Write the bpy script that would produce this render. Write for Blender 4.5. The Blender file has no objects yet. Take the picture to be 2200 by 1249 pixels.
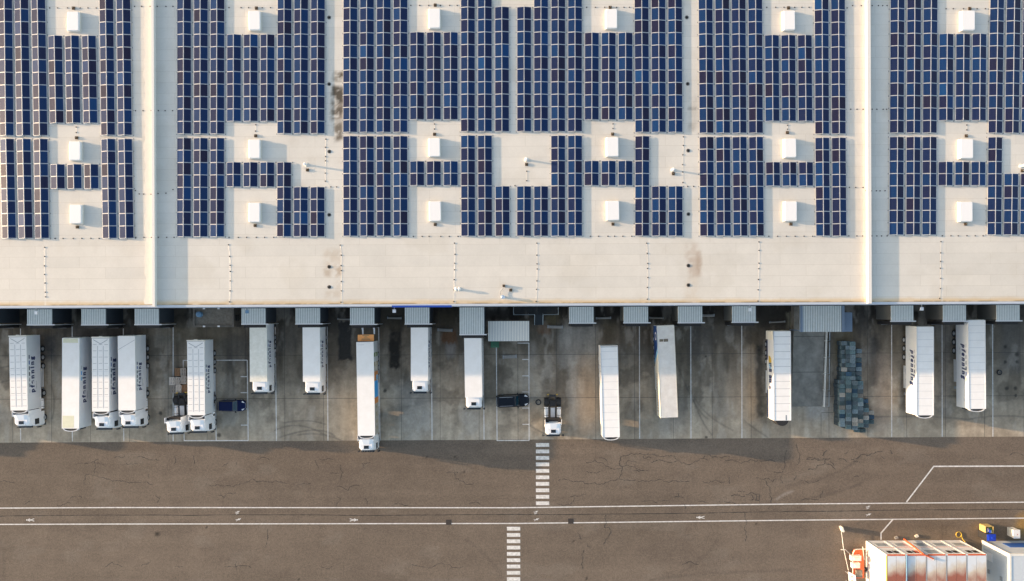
import bpy, math, random
import numpy as np
from mathutils import Matrix, Vector
random.seed(7)
SUN_E, SUN_C, SKY_S, SKY_SAT, EXPO = 3.4, (1.0,.69,.42), .15, .78, 1.57
R = math.radians
C = bpy.context.scene.collection

# ------------------------------------------------------------------ camera geometry
H = 105.0            # drone height
F = 1467.0           # focal length in photo pixels
NX, NY = 1130.0, 665.0   # point straight below the drone, photo pixels
TH = R(0.25)
CT, ST = math.cos(TH), math.sin(TH)
ZR = 13.4            # roof height

def P(px, py, z=0.0):
    """ground position of something seen at photo pixel px,py at height z"""
    s = (H - z) / F
    dx = (px - NX) * s; dy = -(py - NY) * s
    return Vector((dx * CT + dy * ST, -dx * ST + dy * CT, z))

def toPx(X, Y, z=0.0):
    s = (H - z) / F
    return (X * CT - Y * ST) / s + NX, NY - (X * ST + Y * CT) / s

# ------------------------------------------------------------------ mesh builder
class MB:
    def __init__(self): self.v = []; self.f = []; self.m = []; self.M = None
    def _add(self, vs, fs, mi=0):
        n = len(self.v)
        if self.M is not None: vs = [tuple(self.M @ Vector(p)) for p in vs]
        self.v += [tuple(p) for p in vs]
        for f in fs: self.f.append(tuple(n + i for i in f)); self.m.append(mi)
    def box(self, x0, x1, y0, y1, z0, z1, mi=0):
        if x0 > x1: x0, x1 = x1, x0
        if y0 > y1: y0, y1 = y1, y0
        self._add([(x0,y0,z0),(x1,y0,z0),(x1,y1,z0),(x0,y1,z0),(x0,y0,z1),(x1,y0,z1),(x1,y1,z1),(x0,y1,z1)],
                  [(0,3,2,1),(4,5,6,7),(0,1,5,4),(1,2,6,5),(2,3,7,6),(3,0,4,7)], mi)
        return self
    def quad(self, a, b, c, d, mi=0): self._add([a,b,c,d], [(0,1,2,3)], mi); return self
    def poly(self, pts, mi=0): self._add(pts, [tuple(range(len(pts)))], mi); return self
    def prism(self, pts, z0, z1, mi=0):
        n = len(pts)
        a = sum(pts[i][0]*pts[(i+1)%n][1]-pts[(i+1)%n][0]*pts[i][1] for i in range(n))
        if a < 0: pts = pts[::-1]
        vs = [(x,y,z0) for x,y in pts] + [(x,y,z1) for x,y in pts]
        fs = [tuple(range(n-1,-1,-1)), tuple(range(n,2*n))] + [(i,(i+1)%n,n+(i+1)%n,n+i) for i in range(n)]
        self._add(vs, fs, mi); return self
    def loft(self, rings, mi=0, cap=True):
        n = len(rings[0]); vs = [p for r in rings for p in r]; fs = []
        for k in range(len(rings)-1):
            for i in range(n):
                fs.append((k*n+i, k*n+(i+1)%n, (k+1)*n+(i+1)%n, (k+1)*n+i))
        if cap: fs += [tuple(range(n-1,-1,-1)), tuple((len(rings)-1)*n+i for i in range(n))]
        self._add(vs, fs, mi); return self
    def cyl(self, a, b, r0, r1=None, n=12, mi=0):
        r1 = r0 if r1 is None else r1
        a = Vector(a); b = Vector(b); d = (b-a).normalized()
        u = d.orthogonal().normalized(); w = d.cross(u)
        ring = lambda c, r: [tuple(c + u*(r*math.cos(2*math.pi*i/n)) + w*(r*math.sin(2*math.pi*i/n))) for i in range(n)]
        return self.loft([ring(a,r0), ring(b,r1)], mi)
    def tube(self, pts, r, n=6, mi=0):
        for a, b in zip(pts[:-1], pts[1:]): self.cyl(a, b, r, r, n, mi)
        return self
    def torus(self, c, rr, r, n=24, k=8, mi=0):
        vs=[]; fs=[]
        for i in range(n):
            a=2*math.pi*i/n
            for j in range(k):
                b=2*math.pi*j/k
                vs.append((c[0]+(rr+r*math.cos(b))*math.cos(a), c[1]+(rr+r*math.cos(b))*math.sin(a), c[2]+r*math.sin(b)))
        for i in range(n):
            for j in range(k):
                fs.append((i*k+j, ((i+1)%n)*k+j, ((i+1)%n)*k+(j+1)%k, i*k+(j+1)%k))
        self._add(vs, fs, mi); return self
    def mesh(self, name, mats):
        me = bpy.data.meshes.new(name)
        me.from_pydata(self.v, [], self.f)
        for m in (mats if isinstance(mats, (list, tuple)) else [mats]): me.materials.append(m)
        me.polygons.foreach_set('material_index', self.m); me.update()
        return me
    def build(self, name, mats, parent=None, smooth=False):
        me = self.mesh(name, mats)
        if smooth: me.polygons.foreach_set('use_smooth', [True]*len(me.polygons))
        return link(name, me, parent)

def link(name, me, parent=None, loc=None, rz=0):
    o = bpy.data.objects.new(name, me); C.objects.link(o)
    if parent: o.parent = parent
    if loc is not None: o.location = loc
    if rz: o.rotation_euler.z = rz
    return o
def tag(o, label, cat, group=None):
    o['label'] = label; o['category'] = cat
    if group: o['group'] = group
    return o
def thing(name, label, cat, loc=(0,0,0), rz=0, group=None):
    o = bpy.data.objects.new(name, None); C.objects.link(o)
    o.empty_display_size = .3
    o.location = loc; o.rotation_euler.z = rz
    return tag(o, label, cat, group)
def struct(o): o['kind'] = 'structure'; return o
def dup(root, loc, rz=0, label=None):
    r = root.copy(); C.objects.link(r); r.location = loc; r.rotation_euler.z = rz
    if label: r['label'] = label
    for ch in list(root.children):
        c = ch.copy(); C.objects.link(c); c.parent = r
        for g in list(ch.children):
            d = g.copy(); C.objects.link(d); d.parent = c
    return r

# ------------------------------------------------------------------ materials
def mat(name, col, rough=.6, metal=0, spec=.5, var=0, scale=3, bump=0, coat=0, dirt=None, emis=None):
    m = bpy.data.materials.new(name); m.use_nodes = True
    nt = m.node_tree; b = nt.nodes['Principled BSDF']
    b.inputs['Base Color'].default_value = (*col, 1)
    b.inputs['Roughness'].default_value = rough; b.inputs['Metallic'].default_value = metal
    b.inputs['Specular IOR Level'].default_value = spec
    b.inputs['Coat Weight'].default_value = coat
    if var or dirt:
        tc = nt.nodes.new('ShaderNodeTexCoord'); n = nt.nodes.new('ShaderNodeTexNoise')
        n.inputs['Scale'].default_value = scale; n.inputs['Detail'].default_value = 6; n.inputs['Roughness'].default_value = .65
        nt.links.new(tc.outputs['Object'], n.inputs['Vector'])
        rp = nt.nodes.new('ShaderNodeValToRGB')
        rp.color_ramp.elements[0].position = .3; rp.color_ramp.elements[1].position = .7
        d = dirt or tuple(c*(1-var) for c in col)
        rp.color_ramp.elements[0].color = (*d, 1)
        rp.color_ramp.elements[1].color = (*[min(1, c*(1+var*.5)) for c in col], 1)
        nt.links.new(n.outputs['Fac'], rp.inputs['Fac']); nt.links.new(rp.outputs['Color'], b.inputs['Base Color'])
        if bump:
            bp = nt.nodes.new('ShaderNodeBump'); bp.inputs['Strength'].default_value = bump; bp.inputs['Distance'].default_value = .02
            nt.links.new(n.outputs['Fac'], bp.inputs['Height']); nt.links.new(bp.outputs['Normal'], b.inputs['Normal'])
    return m

def vary(m, lo, hi):
    nt = m.node_tree; b = nt.nodes['Principled BSDF']; src = b.inputs['Base Color'].links[0].from_socket
    oi = nt.nodes.new('ShaderNodeObjectInfo'); mr = nt.nodes.new('ShaderNodeMapRange'); mr.inputs['To Min'].default_value = lo; mr.inputs['To Max'].default_value = hi
    nt.links.new(oi.outputs['Random'], mr.inputs['Value'])
    mx = nt.nodes.new('ShaderNodeMix'); mx.data_type = 'RGBA'; mx.blend_type = 'MULTIPLY'; mx.inputs['Factor'].default_value = 1
    nt.links.new(src, mx.inputs['A']); nt.links.new(mr.outputs['Result'], mx.inputs['B']); nt.links.new(mx.outputs['Result'], b.inputs['Base Color'])
    return m
def attr_mat(name, rough, fine_scale, fine_amt, streak=None, brick=None, spec=.3):
    """surface coloured by its own attribute of stains and painted light, broken up by fine noise"""
    m = bpy.data.materials.new(name); m.use_nodes = True
    nt = m.node_tree; N = nt.nodes; L = nt.links; b = N['Principled BSDF']
    b.inputs['Roughness'].default_value = rough; b.inputs['Specular IOR Level'].default_value = spec
    at = N.new('ShaderNodeAttribute'); at.attribute_name = 'wear_and_light'
    tc = N.new('ShaderNodeTexCoord')
    col = at.outputs['Color']
    def mult(col, src, lo, hi, a=.3, z=.7):
        mr = N.new('ShaderNodeMapRange'); mr.inputs['From Min'].default_value = a; mr.inputs['From Max'].default_value = z
        mr.inputs['To Min'].default_value = lo; mr.inputs['To Max'].default_value = hi
        L.new(src, mr.inputs['Value'])
        mx = N.new('ShaderNodeMix'); mx.data_type = 'RGBA'; mx.blend_type = 'MULTIPLY'; mx.inputs['Factor'].default_value = 1
        L.new(col, mx.inputs['A']); L.new(mr.outputs['Result'], mx.inputs['B'])
        return mx.outputs['Result']
    for sc, am in zip(fine_scale, fine_amt):
        n = N.new('ShaderNodeTexNoise'); n.inputs['Scale'].default_value = sc; n.inputs['Detail'].default_value = 5; n.inputs['Roughness'].default_value = .7
        L.new(tc.outputs['Object'], n.inputs['Vector'])
        col = mult(col, n.outputs['Fac'], 1-am, 1+am)
    if streak:
        mp = N.new('ShaderNodeMapping'); mp.inputs['Scale'].default_value = streak[0]
        L.new(tc.outputs['Object'], mp.inputs['Vector'])
        n = N.new('ShaderNodeTexNoise'); n.inputs['Scale'].default_value = 1; n.inputs['Detail'].default_value = 4
        L.new(mp.outputs['Vector'], n.inputs['Vector'])
        col = mult(col, n.outputs['Fac'], 1-streak[1], 1+streak[1])
    if brick:
        br = N.new('ShaderNodeTexBrick'); br.offset = .37
        br.inputs['Scale'].default_value = 1; br.inputs['Brick Width'].default_value = brick[0]; br.inputs['Row Height'].default_value = brick[1]
        br.inputs['Mortar Size'].default_value = .035; br.inputs['Mortar Smooth'].default_value = .6; br.inputs['Bias'].default_value = 0
        br.inputs['Color1'].default_value = (1,1,1,1); br.inputs['Color2'].default_value = (.935,.94,.945,1); br.inputs['Mortar'].default_value = (.84,.83,.81,1)
        L.new(tc.outputs['Object'], br.inputs['Vector'])
        mx = N.new('ShaderNodeMix'); mx.data_type = 'RGBA'; mx.blend_type = 'MULTIPLY'; mx.inputs['Factor'].default_value = 1
        L.new(col, mx.inputs['A']); L.new(br.outputs['Color'], mx.inputs['B']); col = mx.outputs['Result']
    L.new(col, b.inputs['Base Color'])
    return m

M = {}
M['white'] = mat('white_paint', (.71,.73,.75), .35, var=.05, scale=.8)
M['white2'] = mat('white_cab_paint', (.84,.86,.89), .22, coat=.4)
M['cream']   = mat('cream_paint', (.78,.75,.67), .5, var=.06, scale=1.5)
M['roofwht'] = mat('trailer_roof_sheet', (.91,.91,.9), .5, var=.02, scale=1.1, dirt=(.86,.855,.835))
M['roofgry'] = mat('weathered_roof_sheet', (.82,.82,.76), .6, var=.1, scale=1.6, dirt=(.7,.7,.62))
M['roofdirty'] = mat('dirty_ribbed_sheet', (.84,.82,.78), .6, var=.1, scale=1.2, dirt=(.74,.71,.66))
M['seam']    = mat('roof_seam', (.36,.38,.4), .6)
M['seamsoft']= mat('soft_roof_seam', (.6,.62,.64), .6)
M['yellowed']= mat('yellowed_film', (.74,.74,.56), .6, var=.08, scale=2)
M['dark']    = mat('dark_steel', (.03,.032,.036), .55, var=.3, scale=4)
M['black']   = mat('black_rubber', (.018,.018,.02), .75)
M['glass']   = mat('dark_glass', (.012,.018,.025), .08, coat=.5)
M['alu'] = mat('bare_aluminium', (.78,.8,.82), .4, metal=.25)
M['alu2'] = mat('panel_frame', (.62,.64,.67), .45, metal=.15)
M['chrome']  = mat('chrome', (.75,.76,.78), .15, metal=1)
M['greyst']  = mat('grey_steel', (.33,.35,.37), .5, var=.1)
M['navy']    = mat('navy_print', (.015,.03,.11), .45)
M['blue']    = mat('blue_print', (.02,.1,.36), .45)
M['teal']    = mat('teal_print', (.03,.06,.09), .45)
M['greyp']   = mat('grey_print', (.25,.28,.3), .45)
M['greyp2']  = mat('pale_grey_print', (.5,.52,.53), .45)
M['tan']     = mat('tan_print', (.6,.45,.25), .45)
M['yellow'] = mat('yellow_paint', (.62,.42,.05), .5)
M['orange'] = mat('orange_paint', (.95,.42,.13), .5, var=.06)
M['redorange'] = mat('red_orange_paint', (.68,.12,.03), .5, var=.1)
M['cyan']    = mat('bright_blue_print', (.02,.32,.72), .45)
M['ltblue']  = mat('light_blue_print', (.12,.42,.68), .45)
M['beige'] = mat('beige_print', (.7,.66,.56), .5, var=.06, scale=3)
M['green']   = mat('green_plastic', (.03,.13,.07), .5)
M['leafy']   = mat('green_print', (.12,.2,.06), .5)
M['brownp']  = mat('brown_print', (.3,.24,.13), .5)
M['orangep'] = mat('orange_print', (.55,.2,.04), .5)
M['tilep']   = mat('mottled_print', (.4,.37,.33), .5, var=.4, scale=4)
M['ribroof'] = mat('corrugated_sheet', (.74,.8,.8), .45, var=.08, scale=2)
M['ribgroove'] = mat('corrugated_groove', (.36,.41,.43), .5, var=.1, scale=2)
M['creamrib'] = mat('cream_corrugated_sheet', (.94,.92,.84), .5, var=.04, scale=2)
M['bluegrey'] = mat('blue_grey_cladding', (.16,.22,.31), .45, var=.06)
M['shadeclad'] = mat('shaded_cladding', (.035,.045,.058), .5, var=.08)  # dock walls of the left part, their shade put into the colour
M['fascia']  = mat('pale_blue_grey_coping', (.48,.53,.6), .4, var=.05)
M['signblue']= mat('blue_sign_band', (.015,.06,.34), .35)
M['wallgrey'] = mat('grey_wall_panel', (.13,.13,.122), .55, var=.06)
M['paint'] = mat('road_paint', (.8,.79,.77), .6, var=.1, scale=2.2, dirt=(.5,.48,.45))
M['joint']   = mat('slab_joint', (.05,.05,.047), .9)
M['crack']   = mat('tar_crack', (.035,.033,.03), .9)
M['membrane']= mat('upstand_membrane', (.66,.63,.57), .6, var=.05)
M['coping']  = mat('firewall_coping', (.74,.72,.68), .5, var=.04)
M['rust']    = mat('rusty_brown_block', (.06,.04,.022), .8, var=.4, scale=12)
M['wire'] = mat('conductor_wire', (.62,.6,.56), .5, metal=.3)
M['holder']  = mat('dark_holder', (.035,.03,.028), .8)
M['drain']   = mat('drain_grate', (.01,.01,.01), .8)
M['plasticw']= mat('white_plastic', (.82,.82,.82), .4)
M['carblue'] = mat('blue_car_paint', (.002,.008,.05), .3, spec=.15, coat=.08)
M['carblack'] = mat('black_car_paint', (.004,.007,.014), .22, spec=.25, coat=.2)
M['lampw']   = mat('lamp_glass', (.7,.72,.75), .12)
M['wood'] = mat('weathered_wood', (.58,.53,.47), .8, var=.2, scale=6)
M['wood2'] = mat('brown_wood', (.33,.19,.1), .8, var=.25, scale=6)
M['pblue'] = mat('faded_blue_wood', (.115,.175,.185), .8, var=.4, scale=5)
M['pblue2'] = mat('deep_blue_wood', (.045,.1,.155), .8, var=.35, scale=5)
M['pblue3'] = mat('grey_blue_wood', (.17,.22,.24), .8, var=.35, scale=5)
M['pgrey']   = mat('bleached_wood', (.36,.33,.28), .8, var=.3, scale=5)
for k in ('pblue','pblue2','pblue3','pgrey','wood'): vary(M[k], .5, 1.5)
M['cabin2']  = mat('grey_container_sheet', (.56,.6,.63), .5, var=.06)
M['conc']    = mat('plain_concrete', (.3,.29,.27), .85, var=.2, scale=2)
M['sediment']= mat('roof_sediment', (.2,.18,.15), .95, var=.35, scale=2.5)
M['fanblue'] = mat('blue_fan_casing', (.12,.24,.38), .5)
M['grate'] = mat('steel_grating', (.025,.035,.042), .6, var=.2, scale=6)
M['railing'] = mat('galvanised_railing', (.42,.5,.56), .4, metal=.5)
M['cabin']   = mat('white_container_sheet', (.76,.75,.73), .5, var=.05)
M['royal']   = mat('royal_blue_plastic', (.01,.05,.5), .4)
M['pinkmix'] = mat('mixed_scrap', (.5,.4,.55), .6, var=.8, scale=7)
M['pane']    = mat('grey_window_pane', (.32,.36,.38), .12)
M['redmark'] = mat('red_mark', (.5,.03,.03), .5)
M['pdark']   = mat('shade_dark_blue_wood', (.05,.072,.088), .9, var=.35, scale=5)  # lower layers darkened, shade inside the pile put into the colour
M['rampc'] = mat('ramp_concrete', (.29,.27,.235), .85, var=.3, scale=.6, dirt=(.15,.14,.12))
M['hutc']    = mat('grimy_concrete', (.16,.145,.125), .9, var=.3, scale=2)
M['interior']= mat('spoiler_inside', (.42,.43,.42), .6)

# rusty container roof : rust grows in blotches
def rusty(name, amt):
    m = bpy.data.materials.new(name); m.use_nodes = True
    nt = m.node_tree; N = nt.nodes; L = nt.links; b = N['Principled BSDF']; b.inputs['Roughness'].default_value = .55
    tc = N.new('ShaderNodeTexCoord')
    n = N.new('ShaderNodeTexNoise'); n.inputs['Scale'].default_value = .35; n.inputs['Detail'].default_value = 7; n.inputs['Roughness'].default_value = .6
    mp = N.new('ShaderNodeMapping'); mp.inputs['Scale'].default_value = (.9,.55,1)
    L.new(tc.outputs['Object'], mp.inputs['Vector']); L.new(mp.outputs['Vector'], n.inputs['Vector'])
    sx = N.new('ShaderNodeSeparateXYZ'); L.new(tc.outputs['Object'], sx.inputs['Vector'])
    mr = N.new('ShaderNodeMapRange'); mr.inputs['From Min'].default_value = 0; mr.inputs['From Max'].default_value = -3.6
    mr.inputs['To Min'].default_value = -.3; mr.inputs['To Max'].default_value = amt; L.new(sx.outputs['Y'], mr.inputs['Value'])
    ad = N.new('ShaderNodeMath'); ad.operation = 'ADD'; L.new(n.outputs['Fac'], ad.inputs[0]); L.new(mr.outputs['Result'], ad.inputs[1])
    rp = N.new('ShaderNodeValToRGB'); e = rp.color_ramp.elements
    e[0].position = .42; e[0].color = (.66,.69,.72,1)
    e[1].position = .86; e[1].color = (.33,.11,.07,1)
    k = e.new(.6); k.color = (.58,.5,.4,1)
    L.new(ad.outputs[0], rp.inputs['Fac']); L.new(rp.outputs['Color'], b.inputs['Base Color'])
    return m
M['rust1'] = rusty('rust_blotched_roof', .45); M['rust2'] = rusty('tan_blotched_roof', .3)

# solar glass : silicon cells, each module its own shade
def solar_mat():
    m = bpy.data.materials.new('solar_cells'); m.use_nodes = True
    nt = m.node_tree; N = nt.nodes; L = nt.links; b = N['Principled BSDF']
    oi = N.new('ShaderNodeObjectInfo')
    rp = N.new('ShaderNodeValToRGB'); e = rp.color_ramp.elements
    e[0].position = 0; e[0].color = (.013,.011,.032,1)
    e[1].position = 1; e[1].color = (.004,.045,.15,1)
    for p, c in ((.12,(.009,.013,.048)),(.5,(.004,.018,.072)),(.9,(.003,.028,.1)),(.98,(.004,.031,.112))):
        k = e.new(p); k.color = (*c,1)
    L.new(oi.outputs['Random'], rp.inputs['Fac'])
    tc = N.new('ShaderNodeTexCoord'); sx = N.new('ShaderNodeSeparateXYZ'); L.new(tc.outputs['Object'], sx.inputs['Vector'])
    def lines(src, pitch, wid):
        d = N.new('ShaderNodeMath'); d.operation = 'DIVIDE'; d.inputs[1].default_value = pitch; L.new(src, d.inputs[0])
        f = N.new('ShaderNodeMath'); f.operation = 'FRACT'; L.new(d.outputs[0], f.inputs[0])
        s = N.new('ShaderNodeMath'); s.operation = 'SUBTRACT'; s.inputs[1].default_value = .5; L.new(f.outputs[0], s.inputs[0])
        a = N.new('ShaderNodeMath'); a.operation = 'ABSOLUTE'; L.new(s.outputs[0], a.inputs[0])
        c = N.new('ShaderNodeMath'); c.operation = 'LESS_THAN'; c.inputs[1].default_value = wid; L.new(a.outputs[0], c.inputs[0])
        return c.outputs[0]
    a = lines(sx.outputs['X'], .155, .06); c = lines(sx.outputs['Y'], .158, .03)
    mx = N.new('ShaderNodeMath'); mx.operation = 'MAXIMUM'; L.new(a, mx.inputs[0]); L.new(c, mx.inputs[1])
    ml = N.new('ShaderNodeMath'); ml.operation = 'MULTIPLY'; ml.inputs[1].default_value = .22; L.new(mx.outputs[0], ml.inputs[0])
    mix = N.new('ShaderNodeMix'); mix.data_type = 'RGBA'; L.new(ml.outputs[0], mix.inputs['Factor'])
    L.new(rp.outputs['Color'], mix.inputs['A']); mix.inputs['B'].default_value = (.18,.2,.28,1)
    L.new(mix.outputs['Result'], b.inputs['Base Color'])
    b.inputs['Roughness'].default_value = .3; b.inputs['Specular IOR Level'].default_value = .16
    return m
M['solar'] = solar_mat()

# ------------------------------------------------------------------ numpy noise and worn surfaces
def vnoise(x, y, seed):
    rng = np.random.RandomState(seed); tab = rng.rand(256, 256)
    xi = np.floor(x).astype(int); yi = np.floor(y).astype(int); fx = x-xi; fy = y-yi
    fx = fx*fx*(3-2*fx); fy = fy*fy*(3-2*fy)
    a = tab[xi%256, yi%256]; b = tab[(xi+1)%256, yi%256]; c = tab[xi%256, (yi+1)%256]; d = tab[(xi+1)%256, (yi+1)%256]
    return a*(1-fx)*(1-fy)+b*fx*(1-fy)+c*(1-fx)*fy+d*fx*fy
def fbm(x, y, seed, octv=4, g=.55):
    t = 0; a = 1; s = 0
    for k in range(octv):
        t = t + a*vnoise(x*2**k+17*k, y*2**k+31*k, seed+k); s += a; a *= g
    return t/s
def sstep(a, b, x): t = np.clip((x-a)/(b-a), 0, 1); return t*t*(3-2*t)
def softrect(px, py, x0, x1, y0, y1, s):
    return sstep(x0-s, x0+s, px)*(1-sstep(x1-s, x1+s, px))*sstep(y0-s, y0+s, py)*(1-sstep(y1-s, y1+s, py))
def polydist(px, py, pts):
    d = np.full(px.shape, 1e9)
    for (ax, ay), (bx, by) in zip(pts[:-1], pts[1:]):
        vx, vy = bx-ax, by-ay; t = np.clip(((px-ax)*vx+(py-ay)*vy)/max(1e-9, vx*vx+vy*vy), 0, 1)
        d = np.minimum(d, np.hypot(px-ax-t*vx, py-ay-t*vy))
    return d
def arc(x0, y0, cx, cy, x1, y1, n=14):
    return [((1-t)**2*x0+2*t*(1-t)*cx+t*t*x1, (1-t)**2*y0+2*t*(1-t)*cy+t*t*y1) for t in [i/n for i in range(n+1)]]

def worn_sheet(name, quadfn, nx, ny, z, colfn, material, parent=None):
    """grid sheet; quadfn maps u,v arrays to world X,Y; colfn gives its colour from the photo position"""
    u = np.linspace(0, 1, nx+1); v = np.linspace(0, 1, ny+1); U, V = np.meshgrid(u, v)
    X, Y = quadfn(U, V)
    s = (H-z)/F
    px = (X*CT-Y*ST)/s+NX; py = NY-(X*ST+Y*CT)/s
    col = colfn(X, Y, px, py)
    vs = np.stack([X.ravel(), Y.ravel(), np.full(X.size, z)], 1)
    i = (np.arange(ny)[:,None]*(nx+1)+np.arange(nx)[None,:]).ravel()
    fs = np.stack([i, i+1, i+nx+2, i+nx+1], 1)
    me = bpy.data.meshes.new(name)
    me.vertices.add(len(vs)); me.vertices.foreach_set('co', vs.ravel().astype(np.float32))
    me.loops.add(fs.size); me.loops.foreach_set('vertex_index', fs.ravel().astype(np.int32))
    me.polygons.add(len(fs)); me.polygons.foreach_set('loop_start', (np.arange(len(fs))*4).astype(np.int32))
    me.update(calc_edges=True)
    at = me.attributes.new('wear_and_light', 'FLOAT_COLOR', 'POINT')
    rgba = np.ones((len(vs), 4), np.float32); rgba[:,:3] = np.clip(col.reshape(-1,3), .004, .95)
    at.data.foreach_set('color', rgba.ravel())
    me.materials.append(material)
    return link(name, me, parent)

def lerp(c, t, k):  # colour c toward t by mask k
    return c*(1-k[...,None]) + np.array(t)*k[...,None]
# ------------------------------------------------------------------ ground, yard, road
EDGE = lambda px: 951.5 - 13.2*px/2200.0          # yard / road edge line in the photo
M['yard'] = attr_mat('yard_concrete', .85, (.7, 2.6, 11), (.12, .13, .13), streak=((1.3,.2,1), .10))
M['asphalt'] = attr_mat('worn_asphalt', .9, (.4, 2.6, 6), (.09, .17, .3))
M['roof'] = attr_mat('roof_membrane', .6, (.35, 4), (.035, .03), brick=(9.4, 1.46))
M['earth'] = mat('far_ground', (.16,.14,.11), .95, var=.2, scale=.05)

STAINS_AND_LIGHT = [  # x0,x1,y0,y1,soft,colour,amount; a few hold sun and shade as colour
 (727,756,690,775,3,(.03,.03,.03),.93),(836,861,704,792,4,(.025,.023,.02),.95),(832,866,680,712,5,(.06,.05,.035),.8),
 (700,727,668,720,8,(.05,.045,.04),.6),(948,980,712,738,6,(.16,.08,.04),.85),(940,985,668,705,8,(.09,.07,.045),.7),
 (958,978,738,768,6,(.36,.35,.34),.4),(84,120,720,775,12,(.06,.06,.065),.7),(120,150,700,720,6,(.06,.055,.05),.6),
 (340,520,700,740,16,(.15,.13,.09),.55),(480,540,712,790,16,(.07,.065,.06),.55),(150,300,700,735,14,(.06,.055,.055),.6),
 (1624,1640,742,898,6,(.04,.037,.033),.8),(1632,1692,655,704,10,(.045,.038,.03),.85),(1606,1622,740,905,6,(.3,.22,.14),.5),  # last one: sunlit strip of concrete put in as colour
 (1200,1282,700,790,12,(.4,.39,.36),.45),(1222,1240,770,905,7,(.44,.41,.36),.45),(1240,1290,765,935,12,(.42,.32,.23),.55),  # last one: warm tan standing in for sunlight on the slab
 (1155,1182,694,718,5,(.16,.08,.04),.6),(1172,1200,676,700,8,(.15,.12,.06),.6),(1296,1325,690,735,8,(.1,.08,.05),.6),
 (1870,1888,720,830,8,(.05,.048,.045),.75),(1842,1866,650,720,10,(.07,.065,.06),.6),(1735,1780,845,900,12,(.38,.38,.37),.5),
 (1790,1830,705,780,10,(.14,.115,.06),.6),(1925,2020,715,760,14,(.24,.2,.14),.5),(1880,1912,760,930,14,(.42,.33,.26),.4),  # last one: painted sunlight, a warm tint on the concrete
 (1480,1530,700,770,10,(.08,.075,.07),.5),(1560,1600,690,720,10,(.07,.06,.05),.6),(1540,1560,760,900,8,(.13,.12,.1),.45),
 (2150,2200,690,800,12,(.1,.1,.1),.5),(600,640,700,760,10,(.09,.085,.08),.45),(1040,1110,664,690,8,(.04,.035,.032),.8),  # last one: shade behind the cream shelter painted dark
 (1140,1150,735,790,10,(.4,.4,.38),.3),(985,1005,690,760,8,(.12,.1,.08),.4),(2020,2040,720,900,10,(.2,.19,.18),.4),
 (700,760,820,930,18,(.38,.33,.26),.35),(1000,1030,880,935,12,(.42,.42,.4),.35),(860,930,820,930,20,(.4,.41,.4),.3),
 (1700,1728,735,872,6,(.22,.23,.23),.5),(1420,1470,850,930,20,(.26,.26,.26),.3),(1690,1706,672,706,4,(.3,.28,.2),.6),
]
TYRE_Y = [arc(590,925,640,900,700,935), arc(610,909,660,898,700,912), arc(640,935,690,925,740,950), arc(110,828,122,860,112,900),
          arc(1480,830,1500,890,1575,925), arc(1490,860,1510,915,1530,935), arc(0,790,15,789,25,786), arc(0,822,12,820,22,817), arc(1600,905,1625,925,1650,940),
          arc(1830,898,1990,890,2080,902)+arc(2080,902,2130,890,2200,896), arc(1450,770,1490,880,1520,900), arc(600,940,690,910,720,938), arc(1135,912,1160,930,1190,940)]
OILY = [(2185,762,5),(2185,778,4),(2160,745,4),(2160,778,4),(2163,835,4),(2182,835,5),(2182,850,3),(1517,766,2.5),(1630,753,3),(345,888,4),(470,935,5),(827,840,4),(1517,940,3)]
def yard_col(X, Y, px, py):
    n1 = fbm(X*.22, Y*.1, 3); n2 = fbm(X*1.1, Y*.14, 11); n3 = fbm(X*.9, Y*.9, 23, 5); n4 = fbm(X*3.1, Y*2.2, 41, 3)
    base = np.array((.392,.333,.255))*np.ones(X.shape+(1,))
    sx = np.floor((px-1112)/83.5).astype(int); sy = np.floor((py-(765-px*.0034))/93).astype(int)
    rng = np.random.RandomState(5); tab = rng.rand(97); slab = tab[(sx*7+sy*13)%97]
    base = base*(.66+.62*n1+.28*(n2-.5)*2*.6+.16*(slab-.5)+.5*(n3-.5))[...,None]
    warm = sstep(1150, 1300, px)*(1-.7*sstep(1960, 2080, px))*sstep(.42,.62,n2)
    base = lerp(base, (.29,.235,.175), .45*warm)
    near = (1-sstep(690, 860, py+60*(n1-.5)))*(.5+.8*n2)  # darker toward the docks, dirt and wall shade both put into the colour
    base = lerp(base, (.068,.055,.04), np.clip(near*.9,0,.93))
    base = lerp(base, (.02,.018,.016), np.clip((1-sstep(668, 712, py+26*(n3-.5)))*.9,0,.9))  # near-black strip along the wall, its shade painted in
    n5 = fbm(X*.55, Y*.07, 131, 3); n6 = fbm(X*.3, Y*.3, 151, 5)
    track = sstep(.52,.68,n5)*(1-sstep(800,935,py+50*(n3-.5)))
    base = lerp(base, (.078,.064,.047), .6*track*(.5+n3))
    base = lerp(base, (.115,.097,.074), .55*sstep(.52,.64,n6)*(1-.6*sstep(860,940,py)))
    base = lerp(base, (.44,.4,.34), .4*sstep(.56,.7,fbm(X*.6,Y*.25,171,5)))
    for (x0,x1,y0,y1,s,c,a) in STAINS_AND_LIGHT:
        k = softrect(px+10*(n3-.5), py+16*(n4-.5), x0, x1, y0, y1, s)*np.clip(.5+1.5*(n3*.5+n4*.5-.1), 0, 1)
        base = lerp(base, c, np.clip(a*k,0,1))
    for t in TYRE_Y:
        d = polydist(px, py, t); base = lerp(base, (.06,.06,.058), .5*(1-sstep(.6, 2.6, d))*(.4+.8*n3))
    for (x,y,r) in OILY:
        base = lerp(base, (.03,.028,.026), .8*(1-sstep(r*.5, r*1.3, np.hypot(px-x,py-y)+3*(n4-.5))))
    return base

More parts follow.
